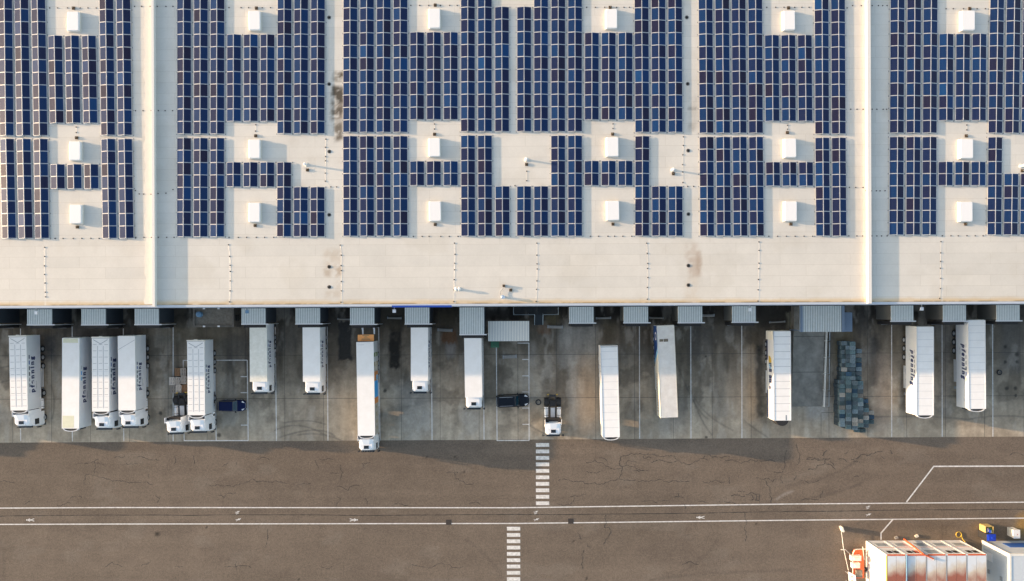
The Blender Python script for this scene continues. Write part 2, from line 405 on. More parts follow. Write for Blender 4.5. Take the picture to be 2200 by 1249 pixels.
TYRE_A = [arc(1690,1045,1790,1030,1840,990), arc(1700,1080,1790,1062,1850,1040), arc(1460,1230,1520,1200,1540,1160), arc(0,1160,12,1190,8,1240),
          arc(1400,1245,1520,1230,1700,1225), arc(1000,1160,1040,1180,1080,1240)]
def road_col(X, Y, px, py):
    n1 = fbm(X*.06, Y*.09, 51); n2 = fbm(X*.5, Y*.25, 61); n3 = fbm(X*1.4, Y*1.4, 71)
    base = np.array((.164,.131,.102))*np.ones(X.shape+(1,))
    base = base*(.82+.3*n1+.14*(n2-.5))[...,None]
    base = lerp(base, (.178,.141,.11), .5*sstep(1250,1900,px))
    wt = vnoise(X*.015, Y*1.1, 87); base = base*(.93+.14*wt)[...,None]
    n4 = fbm(X*.13, Y*.3, 97, 5); base = lerp(base, (.12,.095,.076), .35*sstep(.56,.68,n4))
    base = lerp(base, (.2,.17,.14), .35*sstep(.58,.72,fbm(X*.2,Y*.45,107,5)))
    base = lerp(base, (.19,.135,.075), .45*sstep(1750,2250,px)*sstep(1085,1180,py))
    strip = sstep(1088,1093,py+.006*px)*(1-sstep(1107,1110,py+.006*px))
    base = base*(1-.08*strip)[...,None]
    base = lerp(base, (.1,.075,.055), .5*softrect(px+4*(n3-.5),py,2020.5,2025,1124,1158,1.4))
    base = lerp(base, (.1,.075,.055), .35*softrect(px+4*(n3-.5),py,2031.5,2035,1126,1155,1.4))
    base = lerp(base, (.42,.24,.05), .6*(1-sstep(8,30,np.hypot(px-2202,(py-1128)*.8)+10*(n3-.5))))
    base = lerp(base, (.3,.27,.24), .5*(1-sstep(1,5,polydist(px,py,[(1668,1073),(1685,1062),(1702,1056)]))))
    for t in TYRE_A:
        d = polydist(px, py, t); base = lerp(base, (.075,.062,.054), .35*(1-sstep(1, 5, d))*(.4+.8*n2))
    for (x,y,r) in ((443,1133,3),(918,982,2),(977,981,2),(983,986,2),(983,1008,2),(996,1013,3),(1222,1149,2.5),(1231,1162,2.5),(1625,1126,3),(1261,1243,3),(642,1245,2),(338,1148,6)):
        base = lerp(base, (.025,.022,.02), .85*(1-sstep(r*.5,r*1.2,np.hypot(px-x,py-y))))
    return base

def quad_between(a, b, c, d):
    def f(U, V):
        w = lambda k: (a[k]*(1-U)*(1-V)+b[k]*U*(1-V)+c[k]*U*V+d[k]*(1-U)*V)
        return w(0), w(1)
    return f
gx0, gx1 = -470, 2360
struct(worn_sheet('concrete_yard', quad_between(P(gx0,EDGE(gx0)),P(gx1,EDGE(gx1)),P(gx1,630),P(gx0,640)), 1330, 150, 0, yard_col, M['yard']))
struct(worn_sheet('asphalt_road', quad_between(P(gx0,1330),P(gx1,1330),P(gx1,EDGE(gx1)),P(gx0,EDGE(gx0))), 700, 95, 0, road_col, M['asphalt']))
g = MB(); g.quad((-1500,-1500,-.06),(1500,-1500,-.06),(1500,1500,-.06),(-1500,1500,-.06)); struct(g.build('ground', M['earth']))

def ribbon(mb, pts, w, jitter=0):
    pts = [Vector(p) for p in pts]; n = len(pts); vs = []
    for i, p in enumerate(pts):
        d = (pts[min(i+1,n-1)]-pts[max(i-1,0)]); d.z = 0; d.normalize(); q = Vector((-d.y, d.x, 0))
        ww = w*(1+random.uniform(-jitter, jitter))*.5
        vs += [tuple(p+q*ww), tuple(p-q*ww)]
    mb._add(vs, [(2*i+1, 2*i+3, 2*i+2, 2*i) for i in range(n-1)])
def pline(mb, px0, py0, px1, py1, w, z): ribbon(mb, [P(px0,py0,z), P(px1,py1,z)], w)

# slab joints
jm = MB()
for k in range(-14, 16):
    x = 1112+83.5*k
    ribbon(jm, [P(x, 655, .003), P(x+.5, 800, .003), P(x+1, EDGE(x), .003)], .045)
for yy in (765.5, 858.5):
    ribbon(jm, [P(-200, yy, .0045), P(1100, yy-3.2, .0045), P(2300, yy-8.5, .0045)], .05)
for a in ((1699,723,1765,723),(1699,800,1768,799),(1699,873,1764,872)): pline(jm, *a, .06, .006)
for a in ((1784,714,1784,850),(1764,887,1804,886),(1764,888,1764,936)): pline(jm, *a, .05, .0075)
struct(jm.build('slab_joints', M['joint']))

# cracks
CR = []
def cr(ox, oy, s, *pls):
    for p in pls: CR.append([(ox+x/s, oy+y/s) for x, y in p])
cr(0,930,3.916,[(640,265),(740,258),(790,245),(830,255),(875,265)],[(790,245),(830,225)],[(960,205),(1010,208),(1050,192)],[(1155,208),(1220,212),(1280,230),(1340,233)],
 [(1060,255),(1110,262),(1160,268)],[(720,355),(780,357),(830,375),(900,392),(1000,403),(1060,415),(1180,420),(1280,432)],[(720,360),(705,400),(720,440)],[(790,250),(795,340)],
 [(1865,285),(1920,255)],[(1990,245),(1985,275)],[(1730,430),(1830,432),(1900,445),(2000,440),(2060,420),(2190,405)],[(590,550),(640,540),(690,548)],[(480,608),(540,603),(600,590)],
 [(1310,530),(1340,550),(1330,600)],[(0,415),(60,412),(120,420)],[(850,1122),(1030,1130)],[(1190,1120),(1220,1105),(1260,1090)],[(1890,1125),(1990,1125),(2110,1138)],[(1985,1070),(1992,1150)],
 [(190,600),(250,575)],[(1470,1125),(1540,1130)],[(1250,350),(1255,380)],[(1630,190),(1635,265)],[(1470,200),(1468,260)],[(1840,530),(1890,545),(1980,505)])
cr(550,930,3.916,[(0,410),(60,405),(120,420),(260,432)],[(340,445),(400,425),(460,425)],[(680,450),(870,445)],[(500,230),(510,265),(525,300)],[(530,220),(600,215),(650,225)],[(620,340),(700,340)],
 [(712,270),(712,400)],[(680,540),(710,560),(685,590),(680,620)],[(890,260),(960,250)],[(905,265),(915,300)],[(920,545),(940,580),(935,605)],[(1160,598),(1230,602),(1280,608)],[(1600,340),(1700,338)],
 [(1670,340),(1675,385),(1720,405),(1830,425)],[(100,810),(100,880),(80,960)],[(1290,1122),(1400,1130),(1500,1122),(1750,1120)],[(540,1128),(640,1125)],[(0,225),(110,230)],[(1790,597),(1890,605)])
cr(1200,930,3.916,[(0,408),(100,405),(200,408),(300,420),(400,415),(470,405),(510,385),(600,405),(700,405),(800,408),(900,410),(1000,412),(1100,408)],[(1215,410),(1300,408),(1400,412)],
 [(510,385),(535,340),(540,290),(510,250),(520,210),(580,190),(650,178),(720,185),(800,178),(860,200),(920,195),(970,195),(1000,225)],[(230,250),(380,260),(400,285),(440,298),(510,302),(650,298)],
 [(340,210),(385,215),(405,240)],[(570,270),(575,240),(660,245)],[(710,195),(720,215),(780,212)],[(775,255),(800,240),(880,238),(940,250),(1000,235),(1150,238),(1260,232)],[(1220,215),(1225,195),(1300,205),(1440,202)],
 [(1400,238),(1480,240),(1560,245),(1600,235),(1660,245),(1760,235),(1820,238)],[(1920,150),(1905,260),(1885,330),(1815,330)],[(2005,90),(2010,150),(2030,175),(2028,240),(2005,270)],[(1660,380),(1740,385),(1800,410),(1830,385)],
 [(1740,400),(1745,425),(1780,460),(1780,500),(1795,550),(1765,640)],[(1510,495),(1565,490)],[(1450,532),(1570,532)],[(1575,520),(1690,515),(1695,590)],[(1625,515),(1628,570)],[(1660,515),(1662,575)],[(1620,568),(1690,570)],
 [(1350,580),(1450,588),(1570,595)],[(960,540),(1050,545)],[(1005,510),(1005,545)],[(690,580),(830,590)],[(870,575),(935,577)],[(1170,582),(1260,588)],[(650,300),(700,320),(750,320)],[(625,322),(690,330)],
 [(230,325),(270,335),(350,325)],[(1435,375),(1438,430)],[(1565,675),(1565,800),(1575,860),(1570,915)],[(400,690),(405,760),(385,795),(425,795),(430,860),(380,940)],[(240,940),(265,975)],[(160,840),(190,900)],
 [(215,990),(200,1070),(205,1145)],[(1040,1110),(1180,1110)],[(2085,225),(2193,230)],[(2020,410),(2190,400)],[(1875,360),(1885,425)],[(2000,360),(1980,410)],[(2045,570),(2190,558)],[(100,535),(170,535),(230,515)],
 [(130,545),(120,580),(70,605),(0,600)],[(1050,600),(1070,640)])
cr(1700,900,4.4,[(145,385),(240,388),(330,378),(370,380)],[(295,300),(310,325),(295,350)],[(340,300),(310,325)],[(325,380),(320,420),(250,440),(235,475),(160,480)],[(330,430),(380,440),(420,480)],[(370,400),(400,440)],
 [(440,380),(490,380),(530,408)],[(500,330),(530,315)],[(565,380),(620,378),(660,335),(760,330),(800,315),(860,305)],[(620,378),(650,350)],[(585,405),(650,420)],[(860,360),(880,380)],[(920,320),(960,325)],[(940,300),(945,330)],
 [(300,680),(275,720),(280,750)],[(2065,347),(2200,350)],[(595,545),(640,547)])
cm = MB(); zc = .003
def fractal(pts, n=3, amp=.22):
    for _ in range(n):
        out = [pts[0]]
        for a, b in zip(pts[:-1], pts[1:]):
            l = math.hypot(b[0]-a[0], b[1]-a[1]); k = random.uniform(-amp, amp)
            out += [((a[0]+b[0])/2-(b[1]-a[1])*k, (a[1]+b[1])/2+(b[0]-a[0])*k), b]
        pts = out
    return pts
for p in CR:
    zc += .00004
    q = fractal(p, 3, .2); ribbon(cm, [P(x,y,zc) for x, y in q], .058, .8)
    for _ in range(len(p)//2):
        i = random.randrange(1, len(q)-1); a = random.uniform(0, 6.28); l = random.uniform(2, 7); zc += .00004
        ribbon(cm, [P(x,y,zc) for x, y in fractal([q[i], (q[i][0]+l*math.cos(a), q[i][1]+l*.5*math.sin(a))], 2)], .03, .4)
zc += .0001
ribbon(cm, [P(x,y,zc) for x, y in fractal([(-60,1110.5),(130,1107.5),(255,1107),(560,1106.5),(800,1108),(1100,1105.5),(1200,1106),(1500,1103),(1700,1099),(1900,1096.5),(2260,1094)], 5, .004)], .09, .5)
struct(cm.build('asphalt_cracks', M['crack']))

# painted markings (each run of paint its own object)
LZ = .009
def mark(name, segs, w):
    mb = MB()
    for i, s in enumerate(segs): pline(mb, *s, w, LZ+.0006*i)
    return struct(mb.build(name, M['paint']))
for s in ([(44,706,44,722),(44,921,44.5,948)],[(155,702,155,725),(155.3,926,155.6,948.5)],[(265,706,265,722),(265.5,920,266,948)],[(372,702,372,948)],[(591.4,702,594,947.5)],[(703,702,704.6,947)],
          [(813.5,700,816.5,946.5)],[(926.6,700,928.3,946)],[(1038,722,1040,945)],[(1373.7,700,1374.3,943)],[(1484,700,1484.6,942.3)],[(1593.6,699,1594,941.5)],[(1915.6,697,1915.8,939.4)],[(2024,696,2024.3,938.9)],[(2132.5,696,2133.2,938.3)]):
    mark('bay_line', s, .13)
mark('car_bay_line', [(393.6,774.7,531.5,774.2),(395,947,533.5,946.8),(393.6,774,393.8,790),(395.5,932,395.7,947),(461.7,774.5,464.5,947),(531.2,774,533.3,947),(517,809.6,531,809.6),(517,844,531.5,844),(517.6,913.7,532.5,913.7),(523,878.8,532,878.8)], .13)
mark('car_bay_line', [(1066.3,740,1068,946.5),(1136.3,737,1136.8,946.5),(1067,946.8,1137,946.6),(1122,772.7,1136,772.7),(1122,807.8,1136,807.8),(1122,842.4,1136,842.4),(1122,877,1136.5,877),(1122.5,912,1136.5,912),(1112,737.5,1136,737.4)], .13)
mark('footpath_line', [(-60,1092.3,250,1090.8),(250,1090.8,1105,1091.2),(1105,1091.2,1700,1083.2),(1700,1083.2,2260,1078.8)], .16)
mark('footpath_line', [(-60,1127.2,250,1126.2),(250,1126.2,1105,1125),(1105,1125,1700,1118),(1700,1118,2260,1113)], .16)
mark('lane_line', [(1947.5,1079,2005.8,1002.8),(2005,1002.3,2260,1001.5)], .2)
mark('lane_line', [(1918.5,1116,1893.5,1144.8),(1893,1144.5,1892.8,1160)], .2)
def zebra(x0, x1, y0, n, pitch, hgt):
    mb = MB()
    for k in range(n):
        y = y0+k*pitch; a = P(x0,y,LZ); b = P(x1,y,LZ); c = P(x1+.3,y+hgt,LZ); d = P(x0+.3,y+hgt,LZ)
        mb.quad(a, d, c, b)
    return struct(mb.build('zebra_crossing', M['paint']))
zebra(1151.3,1179.8,952.3,10,13.93,7.9); zebra(1089,1117.5,1132.2,10,13.55,7.9)

def figure(px, py, ang, s=1, child=False):
    mb = MB(); c = P(px,py,LZ); k = .0716*s
    def pt(x, y, dz=0):   # local photo-pixel offsets, figure upright = head at -y
        a = ang; return (c.x+(x*math.cos(a)-y*math.sin(a))*k, c.y-(x*math.sin(a)+y*math.cos(a))*k, LZ+dz)
    def limb(x0,y0,x1,y1,w,dz):
        d = math.hypot(x1-x0,y1-y0); qx,qy = -(y1-y0)/d*w, (x1-x0)/d*w
        mb.quad(pt(x0+qx,y0+qy,dz),pt(x1+qx,y1+qy,dz),pt(x1-qx,y1-qy,dz),pt(x0-qx,y0-qy,dz))
    mb.poly([pt(1.5*math.cos(t),-8+1.5*math.sin(t)) for t in [i*.524 for i in range(12)][::-1]])
    limb(0,-6,0,1,1.5,.001); limb(-.4,1,-2.6,9,.75,.002); limb(.4,1,2.8,9,.75,.003)
    limb(-1,-5.2,-3.2,-.5,.6,.004); limb(1,-5.2,3.2,-.5,.6,.005)
    if child:
        mb.poly([pt(6+1.2*math.cos(t),-2+1.2*math.sin(t)) for t in [i*.524 for i in range(12)][::-1]])
        limb(6,-.6,6,4,1.1,.001); limb(5.7,4,4.6,9,.6,.002); limb(6.3,4,7.6,9,.6,.003)
    struct(mb.build('walker_symbol', M['paint']))
for x, y, a in ((65,1117.5,-90),(760,1117.3,90),(1505,1112,-90)): figure(x, y, R(a), .95)
for x, y in ((511,1098.5),(1152.5,1098),(1866,1087)): figure(x-1, y+2, R(68), .52, True)
for x, y in ((512,1116.5),(1152.5,1116.3),(1866,1106)): figure(x, y, R(72), .62)
for x, y in ((964,1122.3),(1226.3,1119.8)):
    mb = MB(); c = P(x,y); mb.box(c.x-.42,c.x+.42,c.y-.4,c.y+.4,-.02,.016)
    for i in range(5): mb.box(c.x-.36,c.x+.36,c.y-.33+i*.15,c.y-.27+i*.15,.0165,.022)
    tag(mb.build('manhole_cover', mat('iron_cover', (.04,.033,.03), .7)), 'dark square iron cover beside the %s walker symbol on the footpath line' % ('lone lying right hand' if x < 1100 else 'paired'), 'manhole cover', 'square covers in the footpath')

# ------------------------------------------------------------------ warehouse
wh = thing('warehouse', 'huge flat roofed warehouse with pale membrane roof carrying the solar arrays', 'warehouse', (0,0,0))
RSTAIN = [(716,742,155,178,5,(.08,.06,.03),.6),(712,741,186,224,6,(.07,.058,.042),.97),(712,738,222,258,7,(.17,.135,.1),.9),(716,738,230,246,4,(.1,.08,.06),.8),(718,737,262,302,6,(.13,.105,.075),.9),(727,737,158,168,2,(.05,.035,.015),.9),
          (697,735,535,580,8,(.5,.42,.33),.55),(697,712,578,595,5,(.42,.34,.26),.7),(722,735,575,594,5,(.42,.33,.24),.75),(700,733,625,640,6,(.5,.42,.33),.5),(720,733,600,622,6,(.52,.45,.36),.5),
          (1474,1500,520,560,7,(.5,.42,.35),.6),(1480,1506,555,596,6,(.48,.4,.33),.75),(1496,1506,538,590,4,(.4,.31,.24),.6),(1482,1500,205,280,7,(.45,.42,.37),.5),(1478,1498,230,238,3,(.2,.18,.15),.5),
          (1473,1500,596,650,8,(.6,.53,.44),.6),(1478,1492,265,282,4,(.35,.32,.27),.5),(1096,1103,618,630,3,(.6,.5,.38),.4)]
def roof_col(X, Y, px, py):
    n1 = fbm(X*.08, Y*.1, 81); n2 = fbm(X*.7, Y*.5, 91); n3 = fbm(X*2, Y*2, 101, 4)
    base = np.array((.66,.632,.578))*np.ones(X.shape+(1,))
    base = base*(.92+.13*n1+.06*(n2-.5))[...,None]
    n5 = fbm(X*.16, Y*.22, 121, 5); base = lerp(base, (.55,.51,.44), .3*sstep(.56,.7,n5))
    e = Y-.8   # distance from the eaves
    base = lerp(base, (.6,.44,.24), .95*(1-sstep(.15,.7,e+.5*(n2-.5)))*(.45+.8*n2))
    base = lerp(base, (.2,.15,.09), .8*(1-sstep(.02,.16,e))*sstep(.35,.6,n2))
    for (x0,x1,y0,y1,s,c,a) in RSTAIN:
        k = softrect(px+8*(n3-.5), py+10*(n2-.5), x0,x1,y0,y1,s)*np.clip(4.2*(n3*.6+n2*.4)-1.1,0,1)
        base = lerp(base, c, a*k)
    for (x,y) in ((97,515),(493,512),(735,512),(977,510),(1154,512),(1393,512),(1630,510),(2022,510)):
        base = lerp(base, (.78,.75,.7), .45*(1-sstep(.6,2.2,np.abs(px-x-1)))*sstep(512,515,py))
    return base
RX0, RX1, RY1 = -79, 78, 47
rf = worn_sheet('roof', lambda U, V: (RX0+(RX1-RX0)*U, .80+(RY1-.80)*V), 800, 235, ZR, roof_col, M['roof'], wh)
RW, RE = -175, 170   # the hall runs on well past both edges of the photo
mb = MB(); mb.box(RW,RX0-.002,.8,RY1,ZR-.04,ZR); mb.box(RX1+.002,RE,.8,RY1,ZR-.04,ZR); mb.build('roof_extension', M['membrane'], wh)
mb = MB(); mb.box(RW,RE,.5,RY1,0,ZR-.05)
mb.build('wall', M['wallgrey'], wh)
mb = MB(); mb.box(RW,RE,.5,.78,ZR-.75,ZR+.045); mb.box(RW,RE,.4,.5,ZR-.75,ZR-.12)
mb.build('eaves_coping', M['fascia'], wh)
a = P(842,655,ZR); b = P(970,655,ZR)
mb = MB(); mb.box(a.x,b.x,.34,.6,ZR-1.1,ZR+.06); mb.build('sign_band', M['signblue'], wh)
# firewall parapets with sloping membrane upstand on the west side
def firewall(pxl, pxr, h, lbl, up):
    a = P(pxl,350,ZR+h); b = P(pxr,350,ZR+h); mb = MB()
    x0, x1 = a.x, b.x; y0, y1 = .62, RY1
    mb.box(x0,x1,y0,y1,ZR+.01,ZR+h)
    o = mb.build('firewall', [M['coping']], wh)
    mb = MB(); mb.box(x0-.03,x1+.05,y0-.03,y1,ZR+h+.004,ZR+h+.045); k = mb.build('coping', M['coping'], o)
    if up:
        mb = MB(); n = 90; vs = []; 
        for i in range(n+1):
            y = .9+(RY1-.9)*i/n; wv = .12*math.sin(i*1.7)+.1*math.sin(i*.63+1)
            vs += [(x0-up-wv,y,ZR+.006),(x0-up*.45-wv*.6,y,ZR+.03+.012*math.sin(i*2.3)),(x0-.02,y,ZR+.045)]
        mb._add(vs, [(3*i+j,3*i+j+1,3*i+j+4,3*i+j+3) for i in range(n) for j in (0,1)])
        mb.build('upstand', M['membrane'], wh, smooth=True)
firewall(326.5,331,.57,'left',1.3); firewall(1864.5,1870.5,.55,'right',0)

# ------------------------------------------------------------------ solar arrays
ML, MW, TILT = 1.635, .955, R(11.5)
def module_mesh():
    mb = MB(); t = .035; fr = .032
    x0,x1,y0,y1 = -MW/2,MW/2,-ML/2,ML/2
    mb.box(x0,x1,y0,y0+fr,-t,0,1); mb.box(x0,x1,y1-fr,y1,-t,0,1); mb.box(x0,x0+fr,y0+fr,y1-fr,-t,0,1); mb.box(x1-fr,x1,y0+fr,y1-fr,-t,0,1)
    mb.box(x0+fr,x1-fr,y0+fr,y1-fr,-t+.005,-.006,0)
    return mb.mesh('solar_module', [M['solar'], M['alu2']])
MOD = module_mesh()
ZP = ZR+.10
def add_array(px_top, px_bot, py_top, py_bot, n, label, wpx=None):
    """one ridge row of n module pairs; photo pixels of its left edge at both ends"""
    zt = ZP+.06
    a = P(px_top,py_top,zt); b = P(px_bot,py_bot,zt)
    L = (a-b).length; ang = math.atan2(b.x-a.x, a.y-b.y)     # lean of the row
    pw = MW*math.cos(TILT)*2+.035
    base = Vector(((a.x+b.x)/2+pw/2, (a.y+b.y)/2, ZR))
    t = thing('solar_array', label, 'solar array', base, ang, 'solar arrays on the warehouse roof')
    pitch = L/n; sc = (pitch-.03)/ML
    hz = MW/2*math.sin(TILT)
    for k in range(n):
        y = L/2-pitch*(k+.5)
        for sgn in (-1, 1):
            o = link('solar_module', MOD, t)
            o.location = (sgn*(MW*math.cos(TILT)/2+.018), y, ZP-ZR+hz+.035)
            o.rotation_euler = (0, sgn*TILT, 0); o.scale = (1, sc, 1)
    mb = MB()
    for k in range(n+1):
        y = L/2-pitch*k
        mb.box(-pw/2-.12, pw/2+.12, y-.02, y+.02, .02, .06)
        for sx in (-pw/2-.1, 0, pw/2+.1): mb.box(sx-.05, sx+.05, y-.07, y+.07, .004, .02, 1)
        mb.box(-.02,.02,y-.02,y+.02,.06,ZP-ZR+2*hz-.01)
    mb.build('mounting_frame', [M['alu'], M['holder']], t)
ORD = ['','first','second','third','fourth','fifth','sixth','seventh','eighth','ninth','tenth','eleventh']
NUM = {1:'one',2:'two',3:'three',4:'four',5:'five',6:'six',7:'seven',8:'eight',9:'nine',10:'ten',11:'eleven'}
z3 = lambda ox, v: ox+v/2.973
BLK = [   # name, ox, [(xtop,xbot)], rows: (ytop,ybot,n,band)
 ('left of the leftmost hatch column', 0, [(-13,-3,12),(90,104,118),(198,213,222)], [(-20.5,868,11,'upper'),(888,1524,8,'lower')]),
 ('between the leftmost hatches', 0, [(301,318,329),(409,425,436),(517,533,544)], [(229,788,7,'middle'),(1050,1207,2,'short')]),
 ('right of the leftmost hatches', 0, [(633,644,655),(742,752,763)], [(-17.5,865,11,'upper'),(888,1524,8,'lower')]),
 ('just right of the left firewall', 0, [(1130,1130,1129),(1237,1236,1235),(1343,1342,1341)], [(-17.5,857,11,'upper'),(882,1514,8,'lower')]),
 ('between the second column hatches', 0, [(1449,1448,1446),(1556,1555,1553),(1663,1662,1660)], [(221,777,7,'middle'),(1037,1195,2,'short')]),
 ('left of the black stained drain strip', 0, [(1772,1770,1768)], [(-17.5,855,11,'upper'),(1037,1513,6,'lower')]),
 ('beside the black stained strip', 0, [(1878,1876,1875),(1985,1983,1982)], [(-17.5,855,11,'upper'),(1195,1513,4,'lower')]),
 ('right of the black stained drain strip', 730, [(22,20,22),(128,127,129),(235,234,236),(342,341,343)], [(-26.5,847,11,'upper'),(870,1510,8,'lower')]),
 ('between the third column hatches', 730, [(448,448,449),(555,555,556),(663,663,664)], [(207,766,7,'middle'),(1030,1187,2,'short')]),
 ('right of the third hatch column', 730, [(773,773,775),(881,881,883)], [(-31,842,11,'upper'),(866,1510,8,'lower')]),
 ('left side of the narrow central walkway', 730, [(990,991,995)], [(45,842,10,'upper'),(1190,1510,4,'lower')]),
 ('right side of the narrow central walkway', 730, [(1132,1132,1131)], [(45,842,10,'upper'),(1190,1510,4,'lower')]),
 ('second row right of the central walkway', 730, [(1240,1240,1240)], [(-31,842,11,'upper'),(1190,1510,4,'lower')]),
 ('left of the fourth hatch column', 730, [(1350,1349,1350),(1457,1457,1458)], [(-31,842,11,'upper'),(867,1510,8,'lower')]),
 ('between the fourth column hatches', 730, [(1565,1564,1563),(1672,1672,1671),(1780,1779,1779)], [(210,767,7,'middle'),(1028,1187,2,'short')]),
 ('right of the fourth hatch column', 730, [(1882,1887,1886)], [(-28,847,11,'upper'),(870,1509,8,'lower')]),
 ('left of the brown stained drain strip', 730, [(1990,1993,1994),(2096,2099,2100)], [(-28,847,11,'upper'),(1190,1509,4,'lower')]),
 ('right of the brown stained drain strip', 1460, [(121,127,131),(227,233,238),(332,338,344),(438,443,449)], [(-17,852,11,'upper'),(875,1509,8,'lower')]),
 ('between the fifth column hatches', 1460, [(543,549,556),(648,654,661),(753,760,767)], [(225,776,7,'middle'),(1036,1190,2,'short')]),
 ('left of the right firewall', 1460, [(862,866,872),(967,972,977)], [(-14,857,11,'upper'),(880,1509,8,'lower')]),
 ('just right of the right firewall', 1460, [(1348,1343,1340),(1454,1449,1446),(1559,1553,1550)], [(-23,851,11,'upper'),(875,1502,8,'lower')]),
 ('between the rightmost column hatches', 1460, [(1662,1656,1652),(1768,1762,1757),(1873,1866,1862)], [(217,772,7,'middle'),(1034,1187,2,'short')]),
 ('right of the rightmost hatch column', 1460, [(1984,1972,1966)], [(-23,852,11,'upper'),(877,1502,8,'lower')]),
 ('at the right photo edge', 1460, [(2090,2078,2070),(2196,2183,2175)], [(-23,852,11,'upper'),(1110,1502,5,'lower')]),
]
SEG = {'upper':'long', 'lower':'lower', 'middle':'middle', 'short':'short'}
for (nm, ox, cols, rows) in BLK:
    for ci, (xa, xb, xc) in enumerate(cols):
        for (y0, y1, n, band) in rows:
            f = lambda y: (xa+(xb-xa)*y/860 if y < 860 else xb+(xc-xb)*(y-860)/650)
            who = '' if len(cols) == 1 else ', %s from the left' % ORD[ci+1]
            where = {'upper':'upper solar row','lower':'lower solar row','middle':'seven pair solar row','short':'short two pair solar row'}[band]
            add_array(z3(ox,f(y0)), z3(ox,f(y1)), y0/2.973, y1/2.973, n, '%s %s%s' % (where, nm, who))
# ------------------------------------------------------------------ things on the roof
COLN = ['leftmost','second','third','fourth','fifth','rightmost']
VT = [[(143.6,168.2,25,65.6),(534,558.4,23.5,64),(920.7,945.3,18.5,60),(1301.8,1326,19.5,60.5),(1682.7,1709,23,64),(2066,2095.7,23,64.6)],
      [(148,172,304,344),(534,558,300,340),(921,945,297,336),(1302.8,1328.7,295,336),(1684.7,1711.6,298,338),(2063,2092,299,340)],
      [(149.7,174,440,480),(534,558,436,477),(921.7,947,433,475),(1303.5,1330.4,432,473),(1685,1713,433,475),(2062,2090.7,434,476)]]
ROWN = ['top edge row','middle row','lowest row']
for r, row in enumerate(VT):
    for c, (x0,x1,y0,y1) in enumerate(row):
        h = .52; p = P((x0+x1)/2,(y0+y1)/2,ZR+h); w = (x1-x0)*.0622/2; l = (y1-y0)*.0622/2
        if c in (4,5): w -= .05
        t = thing('roof_hatch', 'white box roof hatch, %s column, %s, among the solar arrays' % (COLN[c], ROWN[r]), 'roof hatch', (p.x,p.y,ZR), R(random.uniform(-.6,.6)), 'white roof hatches')
        mb = MB(); mb.box(-w-.06,w+.06,-l-.06,l+.06,.0,.2); mb.build('curb', M['membrane'], t)
        mb = MB(); k = .09
        rr = lambda x, y, z: [(-x+k,-y,z),(x-k,-y,z),(x,-y+k,z),(x,y-k,z),(x-k,y,z),(-x+k,y,z),(-x,y-k,z),(-x,-y+k,z)]
        mb.loft([rr(w,l,.205), rr(w,l,h-.05), rr(w-.05,l-.05,h)]); mb.build('lid', M['plasticw'], t)
BL = [('above the top edge',[(157.4,17.5),(550.6,17.5),(935,11),(1311,16),(1694.4,17),(2084,18.5)]),
      ('above the middle row',[(164,296.3),(549,292),(933.5,288.6),(1316.3,288.3),(1692,285),(2076.5,292)]),
      ('below the lowest row',[(165.8,488),(548,484.8),(935,482.7),(1317,481.7),(1699.5,481.7),(2075,481.7)])]
def rustblock(x, y, lbl):
    p = P(x,y,ZR+.1); t = thing('air_terminal', lbl, 'air terminal', (p.x,p.y,ZR), 0, 'rusty air terminal blocks on the roof')
    mb = MB(); mb.box(-.19,-.01,-.19,.19,.005,.12); mb.box(.01,.19,-.19,.19,.005,.12); mb.box(-.05,.05,-.05,.05,.12,.18); mb.build('base_block', M['rust'], t)
    mb = MB(); mb.cyl((0,0,.18),(0,0,.4),.012,.008,6); mb.build('rod', M['wire'], t)
for wn, lst in BL:
    for c, (x, y) in enumerate(lst): rustblock(x, y, 'small rusty brown block %s hatch of the %s hatch column' % (wn, COLN[c]))
for x, y, l in ((660.3,365.5,'small rusty brown block beside the white pipe left of the black stain'),(1131.4,353.5,'small rusty brown block below the pipe in the central bare roof square'),
                (1446.8,373.5,'small rusty brown block below the pipe near the brown drain strip'),(1097.2,623.6,'small rusty brown block right of the curved conduit near the eaves'),(2197,367,'small rusty brown block at the right photo edge')):
    rustblock(x, y, l)
def pipe(x, y, h, lbl, kind='vent'):
    p = P(x,y,ZR+h*.6); t = thing('vent_pipe', lbl, 'vent pipe', (p.x,p.y,ZR), 0, 'white vent pipes on the roof')
    mb = MB(); mb.cyl((0,0,0),(0,0,.08),.3,.2,16); mb.build('flange', M['membrane'], t)
    mb = MB(); mb.cyl((0,0,.08),(0,0,h),.12,.12,14); mb.build('pipe', M['plasticw'], t)
    mb = MB(); mb.cyl((0,0,h),(0,0,h+.16),.2,.08,14); mb.build('cowl', M['plasticw'], t)
pipe(656,353,.75,'white vent pipe left of the black stained drain strip'); pipe(1131,342.5,.75,'white vent pipe in the central bare roof square')
pipe(1446.5,364.5,.7,'white vent pipe left of the brown stained drain strip'); pipe(2198,356,.7,'white vent pipe at the right photo edge')
pipe(979.5,621.5,.42,'left one of two small white pipes near the eaves'); pipe(986.5,621.5,.42,'right one of two small white pipes near the eaves')
p = P(1081,626,ZR); t = thing('cable_conduit', 'curved grey conduit with a round steel cap on the roof near the eaves', 'conduit', (p.x,p.y,ZR))
w = lambda x, y, z: tuple(P(x,y,ZR+z)-Vector((p.x,p.y,ZR)))
mb = MB(); q = [w(1082,615,.2)]+[w(x,y,.2) for x,y in arc(1081,620,1068,631,1080,637,8)]; mb.tube(q,.045,8); mb.build('hose', M['greyst'], t)
mb = MB(); c = w(1080.5,638.5,0); mb.cyl(c,(c[0],c[1],.5),.17,.17,16); mb.cyl((c[0],c[1],.5),(c[0],c[1],.6),.26,.08,16); mb.build('cap', M['chrome'], t)
